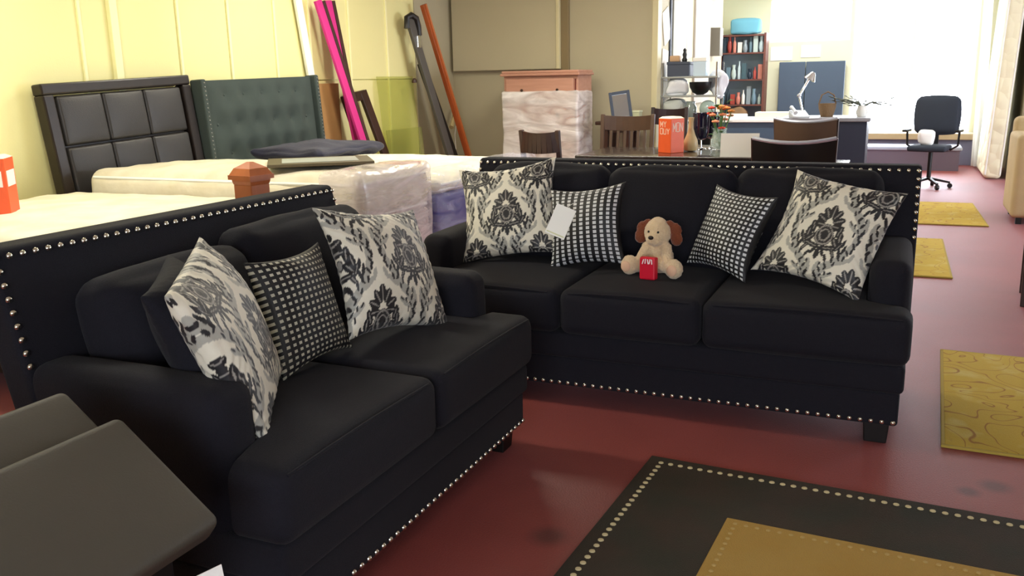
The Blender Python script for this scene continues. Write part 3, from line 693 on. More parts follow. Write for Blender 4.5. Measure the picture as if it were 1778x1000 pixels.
# orange sale cards
def sale_card(loc, rz, label, w=.16, h=.30, block=False):
    t = thing('sale_card', label, 'sign', loc, rz, 'orange sale stands')
    MB().box((-w/2, -w/2, 0), (w/2, w/2, h)).build('carton', m_orange, t, .004)
    MB().add([(-w/2, -w/2, h), (w/2, -w/2, h), (w/2, w/2, h), (-w/2, w/2, h), (-w*.36, -w*.36, h + .016), (w*.36, -w*.36, h + .016), (w*.36, w*.36, h + .016), (-w*.36, w*.36, h + .016)],
             [(4,5,6,7),(0,1,5,4),(1,2,6,5),(2,3,7,6),(3,0,4,7)]).build('lid', M('pale_lid', '#e8dcc0', .6), t)
    e = w/2 + .0012
    if block:
        B('white_label', (-w*.40, -e, h*.5), (w*.40, -e + .002, h*.78), m_paper, t)
        B('white_label', (e - .002, -w*.40, h*.5), (e, w*.40, h*.78), m_paper, t)
        return
    m_ink = M('pale_ink', '#f6d9c2', .6)
    def strokes(face, rows):
        mb = MB()
        for zt_, zb_, glyphs in rows:
            x = -w * .34
            for g in glyphs:
                for (ax, az, bx, bz) in g:
                    p = lambda fx, fz: (x + fx * .030, -e + .0006, zb_ + (zt_ - zb_) * fz)
                    a, b = p(ax, az), p(bx, bz)
                    if face: a, b = (e - .0006, a[0], a[2]), (e - .0006, b[0], b[2])
                    mb.bar(a, b, .0065, .001, up=(1, 0, 0) if face else (0, 1, 0))
                x += .042
        mb.build('lettering', m_ink, t)
    Mg = [(0,0,0,1),(0,1,.5,.3),(.5,.3,1,1),(1,1,1,0)]; Yg = [(0,1,.5,.5),(1,1,.5,.5),(.5,.5,.5,0)]; Og = [(0,0,0,1),(0,1,1,1),(1,1,1,0),(1,0,0,0)]; Ig = [(.5,0,.5,1)]; Ng = [(0,0,0,1),(0,1,1,0),(1,0,1,1)]; Ug_ = [(0,1,0,0),(0,0,1,0),(1,0,1,1)]
    strokes(0, [(.275, .225, [Mg, Yg]), (.213, .165, [Og, Ug_, Yg])]); strokes(1, [(.262, .185, [Mg, Og, Ng])])
sale_card((-1.905, 7.86, .80), math.radians(-33), 'orange sale carton standing on the dining table')
sale_card((-4.51, 3.245, .80), math.radians(40), 'orange sale carton with a white label on the near mattress', .20, .30, True)

# ------------------------------------------------------------------ things leaning on the yellow wall
def plank(name, a, b, w, d, mat, label, cat, group=None, up=(1, 0, 0), parts=()):
    t = thing(name, label, cat, (a[0], a[1], 0), 0, group); off = Vector((a[0], a[1], 0))
    MB().bar(Vector(a) - off, Vector(b) - off, w, d, up=up).build('board', mat, t, .004)
    for nm, da, w2, d2, m2 in parts:
        MB().bar(Vector(a) - off + Vector(da), Vector(b) - off + Vector(da), w2, d2, up=up).build(nm, m2, t, .003)
    return t
m_pink = M('magenta_laminate', '#cc2c83', .45, var=(5, .2, '#c41a70')); m_brownside = M('dark_brown_edge', '#3b2118', .5)
plank('white_batten', (-5.365, 7.62, .0), (-5.365, 7.13, 2.75), .10, .03, m_white, 'long white batten leaning on the wall beside the tufted headboard', 'batten')
plank('bed_rail', (-4.95, 7.98, .0), (-5.28, 7.42, 2.24), .10, .03, m_pink, 'magenta bed rail leaning on the wall, left of its twin', 'bed rail', 'magenta bed rails', parts=(('side_edge', (.0, .075, 0), .045, .045, m_brownside),))
plank('bed_rail', (-5.07, 7.86, .0), (-5.33, 7.66, 2.26), .10, .03, m_pink, 'magenta bed rail leaning on the wall, right of its twin', 'bed rail', 'magenta bed rails', parts=(('side_edge', (.0, .075, 0), .045, .045, m_brownside),))
tag(B('cardboard_sheet', (-5.398, 7.44, .0), (-5.36, 7.80, 1.46), M('tan_cardboard', '#a9814f', .8, var=(3, .3, '#98713f'))), 'tan cardboard sheet against the wall behind the magenta bed rails', 'cardboard')
fr = thing('mirror_frame', 'dark wood frame leaning on the wall right of the magenta bed rails', 'frame', (-5.2, 8.42, 0), 0)
MB().bar((-.10, -.60, 1.30), (-.10, -.22, 1.34), .10, .04, up=(1, 0, 0)).build('top_rail', m_dark_wood, fr, .006)
MB().bar((-.10, -.28, 1.37), (.06, .24, .02), .12, .04, up=(1, 0, 0)).build('side_stile', m_dark_wood, fr, .006)
MB().bar((-.10, -.62, 1.34), (.06, -.22, .02), .10, .04, up=(1, 0, 0)).build('side_stile', m_dark_wood, fr, .006)
MB().bar((.05, -.2, .06), (.05, .25, .06), .10, .04, up=(1, 0, 0)).build('bottom_rail', m_dark_wood, fr, .006)
m_pane = bpy.data.materials.new('green_glass'); m_pane.use_nodes = True
_N = m_pane.node_tree.nodes; _L = m_pane.node_tree.links; _t = _N.new('ShaderNodeBsdfTransparent'); _t.inputs[0].default_value = lin('#f4f5e0'); _mx = _N.new('ShaderNodeMixShader'); _mx.inputs[0].default_value = .12
_N['Principled BSDF'].inputs['Roughness'].default_value = .1; _N['Principled BSDF'].inputs['Base Color'].default_value = lin('#b5bd80')
_L.new(_t.outputs[0], _mx.inputs[1]); _L.new(_N['Principled BSDF'].outputs[0], _mx.inputs[2]); _L.new(_mx.outputs[0], _N['Material Output'].inputs['Surface'])
def glass_sheet(y0, y1, z, x, label):
    o = B('glass_sheet', (-.004, y0, 0), (.004, y1, z), m_pane); o.location = (x, 0, 0); o.rotation_euler = (0, math.radians(-5), 0)
    tag(o, label, 'glass', 'glass table tops against the wall')
glass_sheet(8.52, 9.30, 1.53, -5.22, 'tall green glass sheet leaning on the yellow wall')
glass_sheet(8.42, 9.20, .95, -5.12, 'low green glass sheet leaning in front of the tall one')
m_grey_rail = M('grey_lacquer', '#55524f', .4); m_dkrail = M('black_lacquer', '#221f1e', .35)
t = plank('grey_bed_rail', (-4.98, 9.80, 0), (-5.26, 9.13, 2.16), .13, .04, m_grey_rail, 'grey bed rail with metal bracket leaning in the room corner', 'bed rail')
MB().tube([(-.28, -.73, 2.05), (-.28, -.72, 2.17), (-.26, -.66, 2.20), (-.24, -.58, 2.17), (-.24, -.54, 2.08), (-.24, -.53, 1.98)], .035, 8).build('hook_end', m_dkrail, t)
B('bracket', (-.25, -.62, 1.84), (-.21, -.53, 1.98), m_chrome, t, .01)
MB().lathe([(.03, 0), (.03, .03), (.015, .05)], c=(-.22, -.72, 1.45), n=10).build('knob', m_dark_wood, t)
plank('black_bed_rail', (-4.97, 9.93, 0), (-5.27, 9.38, 1.68), .14, .04, m_dkrail, 'black bed rail leaning between the grey and the orange-brown rails', 'bed rail')
plank('wood_bed_rail', (-4.86, 10.06, 0), (-5.22, 9.40, 2.33), .085, .05, m_red_wood, 'orange-brown wooden rail leaning in the room corner', 'bed rail', parts=(('moulding', (.03, .0, 0), .025, .025, m_post_wood),))
cd = thing('packing_tie', 'frayed beige packing tie with loose string hanging in the corner', 'tie', (-5.3, 10.2, 0))
MB().tube([(.12, -.28, .90), (.09, -.16, 1.0), (.05, -.02, 1.12), (.02, .04, 1.19)], [.03, .022, .03, .012], 7).build('twist', M('beige_paper_tie', '#b7a377', .8, bump=(30, .6)), cd)
MB().tube([(0, -.07, 1.42), (.01, -.07, 1.25), (.03, -.03, 1.12), (.04, .02, .95), (.03, -.02, .8), (.03, 0, .55)], .004, 5).build('string', m_paper, cd)

# ------------------------------------------------------------------ chest of drawers in plastic wrap
ch = thing('chest_of_drawers', 'reddish pine chest of drawers wrapped in clear plastic against the back wall', 'chest', (-3.90, 9.95, 0))
W2, D2, HT = .46, .25, 1.56
B('carcass', (-W2, -D2 + .02, .08), (W2, D2, HT - .06), m_pine, ch, .006)
MB().box((-W2 - .03, -D2 - .03, HT - .06), (W2 + .03, D2, HT - .03)).box((-W2 - .015, -D2 - .015, HT - .03), (W2 + .015, D2, HT)).build('top', m_pine, ch, .008)
B('plinth', (-W2 - .01, -D2 + .0, 0), (W2 + .01, D2, .1), m_pine, ch, .006)
dh = (HT - .18) / 5
for k in range(5):
    dr = B('drawer', (-W2 + .03, -D2 + .0, .11 + k * dh), (W2 - .05, -D2 + .025, .11 + (k + 1) * dh - .022), m_pine, ch, .008)
    for sx in (-1, 1): MB().lathe([(.006, 0), (.008, .012), (.018, .02), (.014, .03)], n=10, mat=Matrix.Translation((sx * .22, -D2, .11 + (k + .45) * dh)) @ Matrix.Rotation(PI/2, 4, 'X')).build('knob', m_dark_wood, dr)
B('edge_strip', (W2 - .035, -D2 + .008, .1), (W2 - .022, -D2 + .018, HT - .1), M('dark_red_edge', '#5d1f18', .5), ch)
MB().pad((-W2 - .012, -D2 - .045, .12), (W2 + .02, D2 - .01, 1.33), .03, crown=(.01, .01, 0), n=20, wob=.015, seed=4).build('plastic_wrap', film_material('stretch_wrap', '#efecec', .62, .2, 4, .6), ch)

# ------------------------------------------------------------------ dining sets
def dining_chair(name, label, loc, rz, hb_, wood, slats=5, w=.46, seat_mat=None, rail=.09, curve=.05, group='dining chairs behind the long sofa', rails=None):
    """chair faces local -y; its back stands at +y"""
    t = thing(name, label, 'chair', loc, rz, group); hw = w / 2; seat_mat = seat_mat or m_black
    MB().pad((-hw, -.22, .45), (hw, .2, .50), .02, crown=(0, 0, .012), n=10).build('seat', seat_mat, t)
    B('apron', (-hw + .03, -.19, .39), (hw - .03, .19, .45), wood, t)
    for s in (-1, 1):
        MB().bar((s * (hw - .03), -.19, .45), (s * (hw - .03), -.19, 0), .045, .045, w2=.034, d2=.034).build('leg', wood, t, .004)
        MB().bar((s * (hw - .02), .19, .45), (s * (hw - .02), .23, 0), .045, .045, w2=.034, d2=.034).build('leg', wood, t, .004)
        MB().bar((s * (hw - .02), .19, .44), (s * (hw - .015), .27, hb_), .042, .036).build('back_post', wood, t, .006)
    def rail_mb(z, h, yo):
        mb = MB(); N_ = 8
        for i in range(N_):
            a = -1 + 2 * i / N_; b = -1 + 2 * (i + 1) / N_
            mb.bar((a * (hw - .02), yo + curve * (1 - a*a), z - curve * .3 * (1 - a*a)), (b * (hw - .02), yo + curve * (1 - b*b), z - curve * .3 * (1 - b*b)), .028, h)
        return mb
    for z, h in (rails or ((hb_ - rail / 2 - .01, rail), (.60, .05))):
        yo = .19 + .08 * (z - .44) / (hb_ - .44); rail_mb(z, h, yo).build('back_rail', wood, t)
    for i in range(slats):
        a = -1 + 2 * (i + 1) / (slats + 1); x = a * (hw - .03)
        MB().bar((x, .21 + curve * (1 - a*a), .58), (x, .26 + curve * (1 - a*a), hb_ - rail), .03, .014).build('slat', wood, t)
    return t
def table(label, x0, x1, y0, y1, z, wood, name='dining_table', cat='table'):
    t = thing(name, label, cat, ((x0 + x1) / 2, (y0 + y1) / 2, 0)); hx, hy = (x1 - x0) / 2, (y1 - y0) / 2
    MB().pad((-hx, -hy, z - .04), (hx, hy, z), .012, n=8).build('table_top', wood, t)
    B('apron', (-hx + .08, -hy + .08, z - .13), (hx - .08, hy - .08, z - .04), wood, t)
    for sx in (-1, 1):
        for sy in (-1, 1): MB().bar((sx * (hx - .1), sy * (hy - .1), z - .04), (sx * (hx - .1), sy * (hy - .1), 0), .08, .08, w2=.06, d2=.06).build('leg', wood, t, .006)
    return t
m_table = M('dark_polished_table', '#2b201c', .22, var=(6, .4, '#1c1512'), coat=.3)
table('dark polished dining table behind the long sofa', -2.66, -1.04, 7.42, 8.42, .80, m_table)
dining_chair('dining_chair', 'dark dining chair with curved back in front of the plastic-wrapped chest', (-2.93, 7.62, 0), math.radians(172), 1.02, m_dark_wood, 0, .40, rail=.20, rails=((.92, .18), (.62, .05)))
dining_chair('dining_chair', 'brown slat-back dining chair at the far side of the dark table', (-2.72, 9.0, 0), 0, 1.08, M('mid_brown_wood', '#4e382a', .4, var=(8, .4, '#3b2a1f')), 6, .58, rail=.15)
dining_chair('dining_chair', 'dark plum dining chair standing behind the orange sale carton', (-2.50, 9.95, 0), 0, 1.12, M('plum_wood', '#2a1a1c', .4), 4, .42, rail=.18)
# chrome-edged cafe chairs
m_cafe = M('brown_vinyl', '#5a4334', .5, var=(8, .3, '#4a362a'))
def cafe_chair(label, loc, rz, w, top, seatc):
    t = thing('cafe_chair', label, 'chair', loc, rz, 'curved-back cafe chairs at the second table'); hw = w / 2; k = 10
    MB().pad((-hw, -.22, .44), (hw, .2, .50), .025, crown=(0, 0, .012), n=10).build('seat', m_black, t)
    for s in (-1, 1):
        MB().tube([(s * (hw - .03), -.19, .45), (s * (hw - .01), -.21, 0)], .014).build('leg', m_dark_wood, t)
        MB().tube([(s * (hw - .03), .22, 0), (s * (hw - .02), .19, .45), (s * hw, .26, top)], .016).build('leg', m_dark_wood, t)
    def arc(z): return [(a * hw, .19 + .07 * (z - .44) / .5 + .07 * (1 - a*a), z - .03 * (1 - a*a)) for a in np.linspace(-1, 1, k)]
    lo, hi = arc(top - .20), arc(top - .01); mb = MB(); vs = []
    for off in (-.012, .012):
        for p, q in zip(lo, hi): vs += [(p[0], p[1] + off, p[2]), (q[0], q[1] + off, q[2])]
    n2 = 2 * k; fs_ = []
    for i in range(k - 1): a = 2 * i; fs_ += [(a, a + 2, a + 3, a + 1), (n2 + a, n2 + a + 1, n2 + a + 3, n2 + a + 2), (a + 1, a + 3, n2 + a + 3, n2 + a + 1), (a, n2 + a, n2 + a + 2, a + 2)]
    mb.smooth = True; mb.add(vs, fs_).build('back_pad', seatc, t)
    MB().tube(arc(top), .015).build('silver_rail', M('brushed_silver', '#c9cfe0', .4, metal=.6), t)
    return t
cafe_chair('brown cafe chair with silver top rail, the farther of two', (-.80, 8.85, 0), PI - .15, .56, 1.065, m_cafe)
cafe_chair('dark cafe chair with silver top rail, right behind the long sofa', (-.74, 6.95, 0), PI + .05, .57, 1.01, m_black)
table('small dark table between the two cafe chairs', -1.0, -.42, 7.35, 8.3, .72, m_table)
# things on the dining table
tc_ = thing('tent_card', 'blank white tent card on the dining table edge', 'card', (-1.25, 7.55, .80), math.radians(6))
MB().add([(-.155, -.06, 0), (.155, -.06, 0), (.155, 0, .19), (-.155, 0, .19), (-.155, .06, 0), (.155, .06, 0), (-.155, -.058, 0), (.155, -.058, 0)], [(0, 1, 2, 3), (3, 2, 5, 4)]).build('card', m_paper, tc_)
vs_ = tag(link('gourd_vase', MB().lathe([(.02, 0), (.055, .01), (.068, .05), (.06, .10), (.038, .15), (.022, .20), (.02, .26), (.026, .30)], n=20).mesh('gourd_vase'), M('straw_ceramic', '#c9b183', .4, var=(10, .3, '#b59b68'))), 'straw-coloured gourd vase right of the orange sale carton', 'vase')
vs_.location = (-1.76, 8.0, .80)
def goblet(loc, s, label):
    g = thing('goblet', label, 'goblet', loc, 0, 'dark goblets on the dining table')
    MB().lathe([(.045*s, 0), (.04*s, .006), (.008*s, .014), (.007*s, .09)], n=16).build('stem', m_chrome, g)
    MB().lathe([(.01*s, .085), (.045*s, .10), (.062*s, .15), (.066*s, .22), (.07*s, .33), (.064*s, .33), (.058*s, .2), (.03*s, .12), (.004, .11)], n=20).build('bowl', M('midnight_glass', '#1b1830', .08, coat=.5), g)
goblet((-1.72, 8.25, .80), 1.15, 'dark glass goblet between the gourd vase and the flowers')
goblet((-1.66, 8.42, .80), 1.05, 'second dark goblet half hidden behind the first')
fl = thing('flower_vase', 'clear vase of red and orange flowers on the dining table', 'vase', (-1.53, 8.15, .80))
MB().lathe([(.055, 0), (.075, .01), (.085, .06), (.075, .12), (.06, .17), (.066, .2), (.062, .2), (.056, .17), (.07, .12), (.08, .06), (.07, .015), (.01, .012)], n=20).build('glass', film_material('vase_glass', '#cfe0d4', .35, .05, 4), fl)
rg = random.Random(3)
m_leaf = M('leaf_green', '#3f6b35', .5, var=(9, .5, '#6d9247')); bl = [M('red_petal', '#cf3a26', .6), M('salmon_petal', '#e08a62', .6), M('orange_petal', '#d98a3e', .6)]
for k in range(14):
    a = rg.uniform(0, 2*PI); r = rg.uniform(.02, .11); z = rg.uniform(.16, .40) if k > 3 else rg.uniform(.3, .46)
    p = (r*math.cos(a), r*math.sin(a) - .01, z)
    MB().tube([(0, 0, .03), (p[0]*.5, p[1]*.5, z*.6), p], .004, 5).build('stem', m_leaf, fl)
    f_ = MB()
    for q in range(6):
        b = q * PI / 3 + a; f_.ball((p[0] + .018*math.cos(b), p[1] + .018*math.sin(b), p[2] + .008), (.016, .016, .011), 5)
    f_.ball((p[0], p[1], p[2] + .012), .013, 5).build('blossom', bl[k % 3], fl)
for k in range(16):
    a = rg.uniform(0, 2*PI); r = rg.uniform(.05, .12); z = rg.uniform(.1, .42); d = Vector((math.cos(a), math.sin(a), .35))
    p = Vector((r*.5*math.cos(a), r*.5*math.sin(a), z)); q = p + d * .08; sd = Vector((-math.sin(a), math.cos(a), 0)) * .018; md = (p + q) / 2 + Vector((0, 0, .012))
    MB().add([p, md + sd, q, md - sd, md + Vector((0, 0, .006))], [(0, 4, 1), (1, 4, 2), (2, 4, 3), (3, 4, 0)]).build('leaf', m_leaf, fl)
# side console and table-top mirror behind the slat-back chair
table('narrow dark console table against the beige wall', -3.25, -2.8, 9.75, 10.25, .98, m_dark_wood, 'console_table')
mi = thing('tabletop_mirror', 'tilted tabletop mirror in a dark frame on the console', 'mirror', (-2.99, 9.98, .985), math.radians(12), rot=(math.radians(-10), math.radians(-8), math.radians(18)))
MB().box((-.12, -.02, 0), (-.085, .02, .33)).box((.085, -.02, 0), (.12, .02, .33)).box((-.085, -.02, 0), (.085, .02, .035)).box((-.085, -.02, .295), (.085, .02, .33)).build('frame', M('slate_frame', '#3a4354', .3), mi, .005)
B('mirror_glass', (-.085, -.008, .035), (.085, .008, .295), M('mirror_silver', '#dfe8f4', .08, metal=1), mi)
MB().bar((0, .02, .22), (0, .11, .02), .04, .01).build('easel', M('slate_frame', '#3a4354', .3), mi)
gb = thing('gift_box', 'pale green box on the console beside the mirror', 'box', (-2.86, 10.1, .985))
B('body', (-.05, -.07, 0), (.05, .07, .085), M('pale_green_card', '#b4b795', .6), gb, .004); B('lid', (-.055, -.075, .085), (.055, .075, .105), M('pale_green_lid', '#c3c6a6', .6), gb, .004)

# ------------------------------------------------------------------ display rack at the wall end
rk = thing('display_rack', 'metal display rack crowded with goods at the end of the beige wall', 'rack', (-2.38, 10.85, 0))
for sx in (-.32, .32):
    for sy in (-.2, .2): MB().tube([(sx, sy, 0), (sx, sy, 1.62)], .011, 6).build('upright', m_chrome, rk)
m_shelf = M('grey_shelf', '#9a9d98', .4)
for z in (.30, .66, .98, 1.24, 1.46): B('shelf', (-.34, -.22, z - .02), (.34, .22, z), m_shelf, rk, .003)
def put(name, mb, mat, loc, label, cat, rz=0):
    o = tag(link(name, mb.mesh(name), mat), label, cat, 'goods on the display rack'); o.location = loc; o.rotation_euler = (0, 0, rz); return o
def carton(name, label, loc, s, mat, lid=None, rz=0, cat='box'):
    t = thing(name, label, cat, loc, rz, 'goods on the display rack'); x, y, z = s[0]/2, s[1]/2, s[2]
    B('body', (-x, -y, 0), (x, y, z * .8), mat, t, .005); B('lid', (-x - .006, -y - .006, z * .8), (x + .006, y + .006, z), lid or mat, t, .005)
m_slate = M('slate_blue_card', '#3f4656', .55); m_paleblue = M('pale_blue_plastic', '#c8dcec', .4); m_bagw = M('white_plastic_bag', '#e6e9ee', .35, bump=(12, .8)); m_greyc = M('pale_grey_cloth', '#b7bbb6', .8, bump=(9, .7))
carton('storage_box', 'slate blue box on top of the display rack', (-2.52, 10.78, 1.462), (.26, .24, .17), m_slate)
carton('canister_box', 'pale blue canister on top of the display rack', (-2.27, 10.76, 1.462), (.15, .15, .21), m_paleblue, m_white)
put('figurine', MB().lathe([(.03, 0), (.035, .02), (.02, .05), (.028, .08), (.016, .11), (.022, .135), (.004, .155)], n=12), m_black, (-2.47, 10.78, 1.634), 'small black figurine standing on the slate blue box', 'figurine')
put('tan_block', MB().pad((-.06, -.05, 0), (.06, .05, .07), .012, n=6), M('tan_card', '#c19b76', .6), (-2.58, 10.78, 1.634), 'tan packet lying on the slate blue box', 'packet')
put('plastic_bag', MB().pad((-.13, -.09, 0), (.13, .09, .18), .06, crown=(.02, .02, .03), n=14, wob=.05, seed=2), m_bagw, (-2.55, 10.76, 1.245), 'crumpled white plastic bag under the slate blue box', 'bag')
put('black_bowl', MB().lathe([(.04, 0), (.09, .03), (.125, .09), (.13, .15), (.12, .15), (.11, .09), (.07, .035), (.004, .025)], n=20), m_black, (-2.27, 10.76, 1.245), 'black bowl on the second shelf of the display rack', 'bowl')
put('white_bag', MB().pad((-.09, -.08, 0), (.09, .08, .26), .06, crown=(.02, .02, .03), n=14, wob=.05, seed=8), m_bagw, (-2.08, 10.90, 1.245), 'tall white bag at the right end of the display rack', 'bag')
put('folded_cloth', MB().pad((-.12, -.1, 0), (.12, .1, .20), .04, crown=(.02, .02, .02), n=12, wob=.03, seed=5), m_greyc, (-2.57, 10.76, .982), 'folded pale grey cloth on the middle shelf', 'cloth')
put('glass_jar', MB().lathe([(.05, 0), (.07, .02), (.075, .12), (.05, .16), (.055, .19)], n=16), M('smoky_jar', '#7d8a86', .15, coat=.4), (-2.37, 10.72, .982), 'smoky glass jar on the middle shelf of the rack', 'jar')
put('fish_bowl', MB().ball((0, 0, .1), (.1, .1, .1), 10), M('pale_jar', '#a9bdb8', .12, coat=.4), (-2.17, 10.74, .982), 'round pale glass bowl on the middle shelf', 'bowl')
put('linen_bundle', MB().pad((-.1, -.1, 0), (.1, .1, .26), .05, crown=(.02, .02, .02), n=12, wob=.04, seed=12), M('ivory_linen', '#cfc6ad', .85), (-2.42, 10.76, .662), 'bundle of ivory linen on the lower shelf', 'linen')
carton('black_carton', 'black carton on the lower shelf of the rack', (-2.2, 10.78, .662), (.2, .2, .22), m_black)
# papers and boards on the alcove wall (plane x = -2.72)
def wallcard(name, y0, y1, z0, z1, mat, label, cat='paper', d=.012, tilt=0):
    o = MB().box((0, -(y1 - y0)/2, -(z1 - z0)/2), (d, (y1 - y0)/2, (z1 - z0)/2)).build(name, mat, None, .002); o.location = (-2.718, (y0 + y1)/2, (z0 + z1)/2); o.rotation_euler = (tilt, 0, 0)
    tag(o, label, cat, 'sheets on the alcove wall')
m_greyboard = M('grey_board', '#a3a39a', .6); m_rose = M('rose_grey_board', '#b3aba2', .6)
wallcard('hanging_sheet', 10.68, 10.98, 1.86, 2.25, m_paper, 'slanted white sheet high on the alcove wall, nearest the beige wall', tilt=.35)
wallcard('hanging_sheet', 10.66, 10.92, 1.42, 1.78, m_paper, 'white sheet below the slanted one on the alcove wall', tilt=-.1)
wallcard('hanging_sheet', 11.92, 12.22, 1.70, 2.30, m_paper, 'long white sheet beside the rose-grey board', tilt=.12)
wallcard('notice_board', 11.10, 11.82, 1.25, 2.7, m_greyboard, 'tall grey board on the alcove wall', 'board', .03)
wallcard('notice_board', 12.35, 13.35, 1.1, 2.7, m_rose, 'tall rose-grey board on the alcove wall', 'board', .03)
wallcard('dark_strip', 11.0, 11.06, 1.5, 2.7, m_slate, 'dark vertical strip left of the grey board', 'strip', .02)
wallcard('wall_lamp', 13.5, 13.72, 1.75, 2.15, M('bronze_shade', '#6f6a5e', .4), 'small bronze wall lamp beyond the rose-grey board', 'lamp', .14)

# ------------------------------------------------------------------ far room: bookcase, boards, desks
bc = thing('bookcase', 'tall open bookcase of bottles and boxes against the far wall', 'bookcase', (-2.63, 15.85, 0))
m_bc = M('rosewood', '#6b4038', .5, var=(5, .4, '#58332c'))
for sx in (-1, 1): B('side_panel', (sx * .38 - .018, -.16, 0), (sx * .38 + .018, .16, 2.15), m_bc, bc)
B('back_panel', (-.36, .14, 0), (.36, .16, 2.15), M('blue_grey_back', '#7f909c', .6), bc)
SZ = [.08, .55, .98, 1.40, 1.84, 2.13]
for z in SZ: B('shelf', (-.362, -.16, z - .025), (.362, .14, z), m_bc, bc)
pal = ['#cfe2ea', '#6c8696', '#e9e6e0', '#a3443c', '#46606a', '#b7c8c4', '#8c98a0', '#c97f70', '#2c3a48']
gi = 0
def bottle(x, y, z, h, r, mat, kind):
    if kind == 0: return MB().lathe([(r*.9, 0), (r, .01), (r, h*.62), (r*.4, h*.78), (r*.36, h*.95), (r*.45, h)], n=12), 'bottle'
    if kind == 1: return MB().box((-r, -r*.8, 0), (r, r*.8, h)), 'box'
    return MB().lathe([(r*.6, 0), (r, h*.3), (r*.8, h*.6), (r*.5, h*.7), (r*.7, h)], n=12), 'vase'
names = {'bottle': 'bottle', 'box': 'small_box', 'vase': 'small_vase'}
rows_txt = {2: 'lowest visible', 3: 'middle', 4: 'upper'}
cn = {'#cfe2ea': 'pale blue', '#6c8696': 'steel blue', '#e9e6e0': 'white', '#a3443c': 'red', '#46606a': 'dark teal', '#b7c8c4': 'pale green', '#8c98a0': 'grey', '#c97f70': 'salmon', '#2c3a48': 'navy'}
for row in (2, 3, 4):
    used_ = {}
    for k in range(8):
        x = -.31 + k * .088; hcol = pal[(k * 4 + row * 2) % 9]; kind = (k + row) % 3; h = [.26, .20, .30, .17, .24][(k * 3 + row) % 5]; r = .028 + .008 * ((k + row) % 3)
        mb, cat = bottle(x, 0, 0, h, r, None, kind); key = (cn[hcol], cat)
        o = link(names[cat], mb.mesh(names[cat]), M('goods_' + cn[hcol].replace(' ', '_'), hcol, .3))
        o.location = (-2.63 + x, 15.78 + .03 * ((k % 2)), SZ[row] + .001)
        tag(o, f'{cn[hcol]} {cat}, number {k + 1} from the left on the {rows_txt[row]} bookcase shelf'.replace(f'number {k + 1} from the left', ['leftmost', 'second from left', 'third from left', 'fourth from left', 'fourth from right', 'third from right', 'second from right', 'rightmost'][k]), cat, 'goods on the bookcase')
tag(MB().pad((-.24, -.12, 0), (.24, .12, .22), .03, crown=(.01, .01, .03), n=10, wob=.02).build('folded_blanket', M('turquoise_fleece', '#6fb0c8', .85)), 'folded turquoise blanket on top of the bookcase', 'blanket').location = (-2.60, 15.82, 2.152)
cc = tag(MB().pad((-.13, -.1, 0), (.13, .1, .36), .05, crown=(.02, .02, .03), n=10, wob=.04, seed=3).build('brown_sack', M('brown_sacking', '#8c6f52', .9)), 'brown sack on the floor-side shelf of the bookcase', 'sack'); cc.location = (-2.66, 15.78, .552)
db = thing('folding_screen', 'dark blue two-leaf screen standing below the high window', 'screen', (-1.52, 16.1, .0))
m_dkblue = M('dark_blue_panel', '#45566a', .5)
B('leaf', (-.53, -.04, .62), (-.105, .02, 1.67), m_dkblue, db, .01); B('leaf', (-.095, -.04, .62), (.53, .02, 1.67), m_dkblue, db, .01)
for sx in (-.48, .48): MB().bar((sx, 0, 0), (sx, 0, .62), .05, .05).build('foot', m_black, db)
def notice(x0, x1, z0, z1, label):
    tag(B('pinned_sheet', (x0, 16.185, z0), (x1, 16.196, z1), m_paper), label, 'paper', 'sheets on the far wall')
notice(-2.22, -1.86, 1.70, 1.93, 'white sheet pinned right of the bookcase')
notice(-1.72, -1.40, 1.74, 1.94, 'white sheet pinned above the dark blue panel')
# long white-topped table
lt = thing('work_table', 'long white-topped work table in the far room', 'table', (-2.02, 13.6, 0))
MB().pad((-.62, -.4, .80), (.62, .4, .85), .01, n=8).build('table_top', m_white, lt)
B('modesty_panel', (-.6, -.36, .25), (.6, -.34, .80), m_dkblue, lt)
for sx in (-1, 1):
    for sy in (-1, 1): MB().bar((sx * .56, sy * .34, .8), (sx * .56, sy * .34, 0), .05, .05).build('leg', m_black, lt)
pb = tag(B('paper_stack', (-.17, -.12, 0), (.17, .12, .06), m_paper, None, .004), 'stack of white paper on the work table', 'paper'); pb.location = (-2.3, 13.4, .851); pb.rotation_euler = (0, 0, .2)
pb = tag(B('white_carton', (-.28, -.14, 0), (.28, .14, .09), M('ivory_carton', '#ece6d2', .6), None, .006), 'flat ivory carton on the right of the work table', 'box'); pb.location = (-1.72, 13.4, .851)
# dark reception desk with clutter
rd = thing('reception_desk', 'dark navy reception desk in front of the window', 'desk', (-.86, 11.75, 0))
m_desk = M('navy_laminate', '#242a40', .45)
B('front_panel', (-.52, -.36, .02), (.44, -.33, .90), m_desk, rd, .005); B('side_panel', (-.52, -.33, .02), (-.49, .36, .90), m_desk, rd); B('side_panel', (.41, -.33, .02), (.44, .36, .90), m_desk, rd)
MB().pad((-.56, -.42, .90), (.48, .40, .945), .01, n=8).build('desk_top', M('grey_desk_top', '#8d8f98', .3), rd)
dl = thing('desk_lamp', 'silver jointed desk lamp on the reception desk', 'lamp', (-1.17, 11.62, .945), .3)
MB().lathe([(.09, 0), (.09, .015), (.02, .03)], n=18).build('base', m_chrome, dl)
MB().tube([(0, 0, .02), (-.06, .0, .26), (.07, 0, .50)], .014).build('arm', m_chrome, dl)
MB().lathe([(.02, .04), (.035, .02), (.075, -.06), (.068, -.06), (.02, .01)], n=16, mat=Matrix.Translation((.08, 0, .50)) @ Matrix.Rotation(.5, 4, 'Y')).build('lamp_shade', m_chrome, dl)
MB().ball((-.06, 0, .26), .025, 8).build('joint', m_chrome, dl)
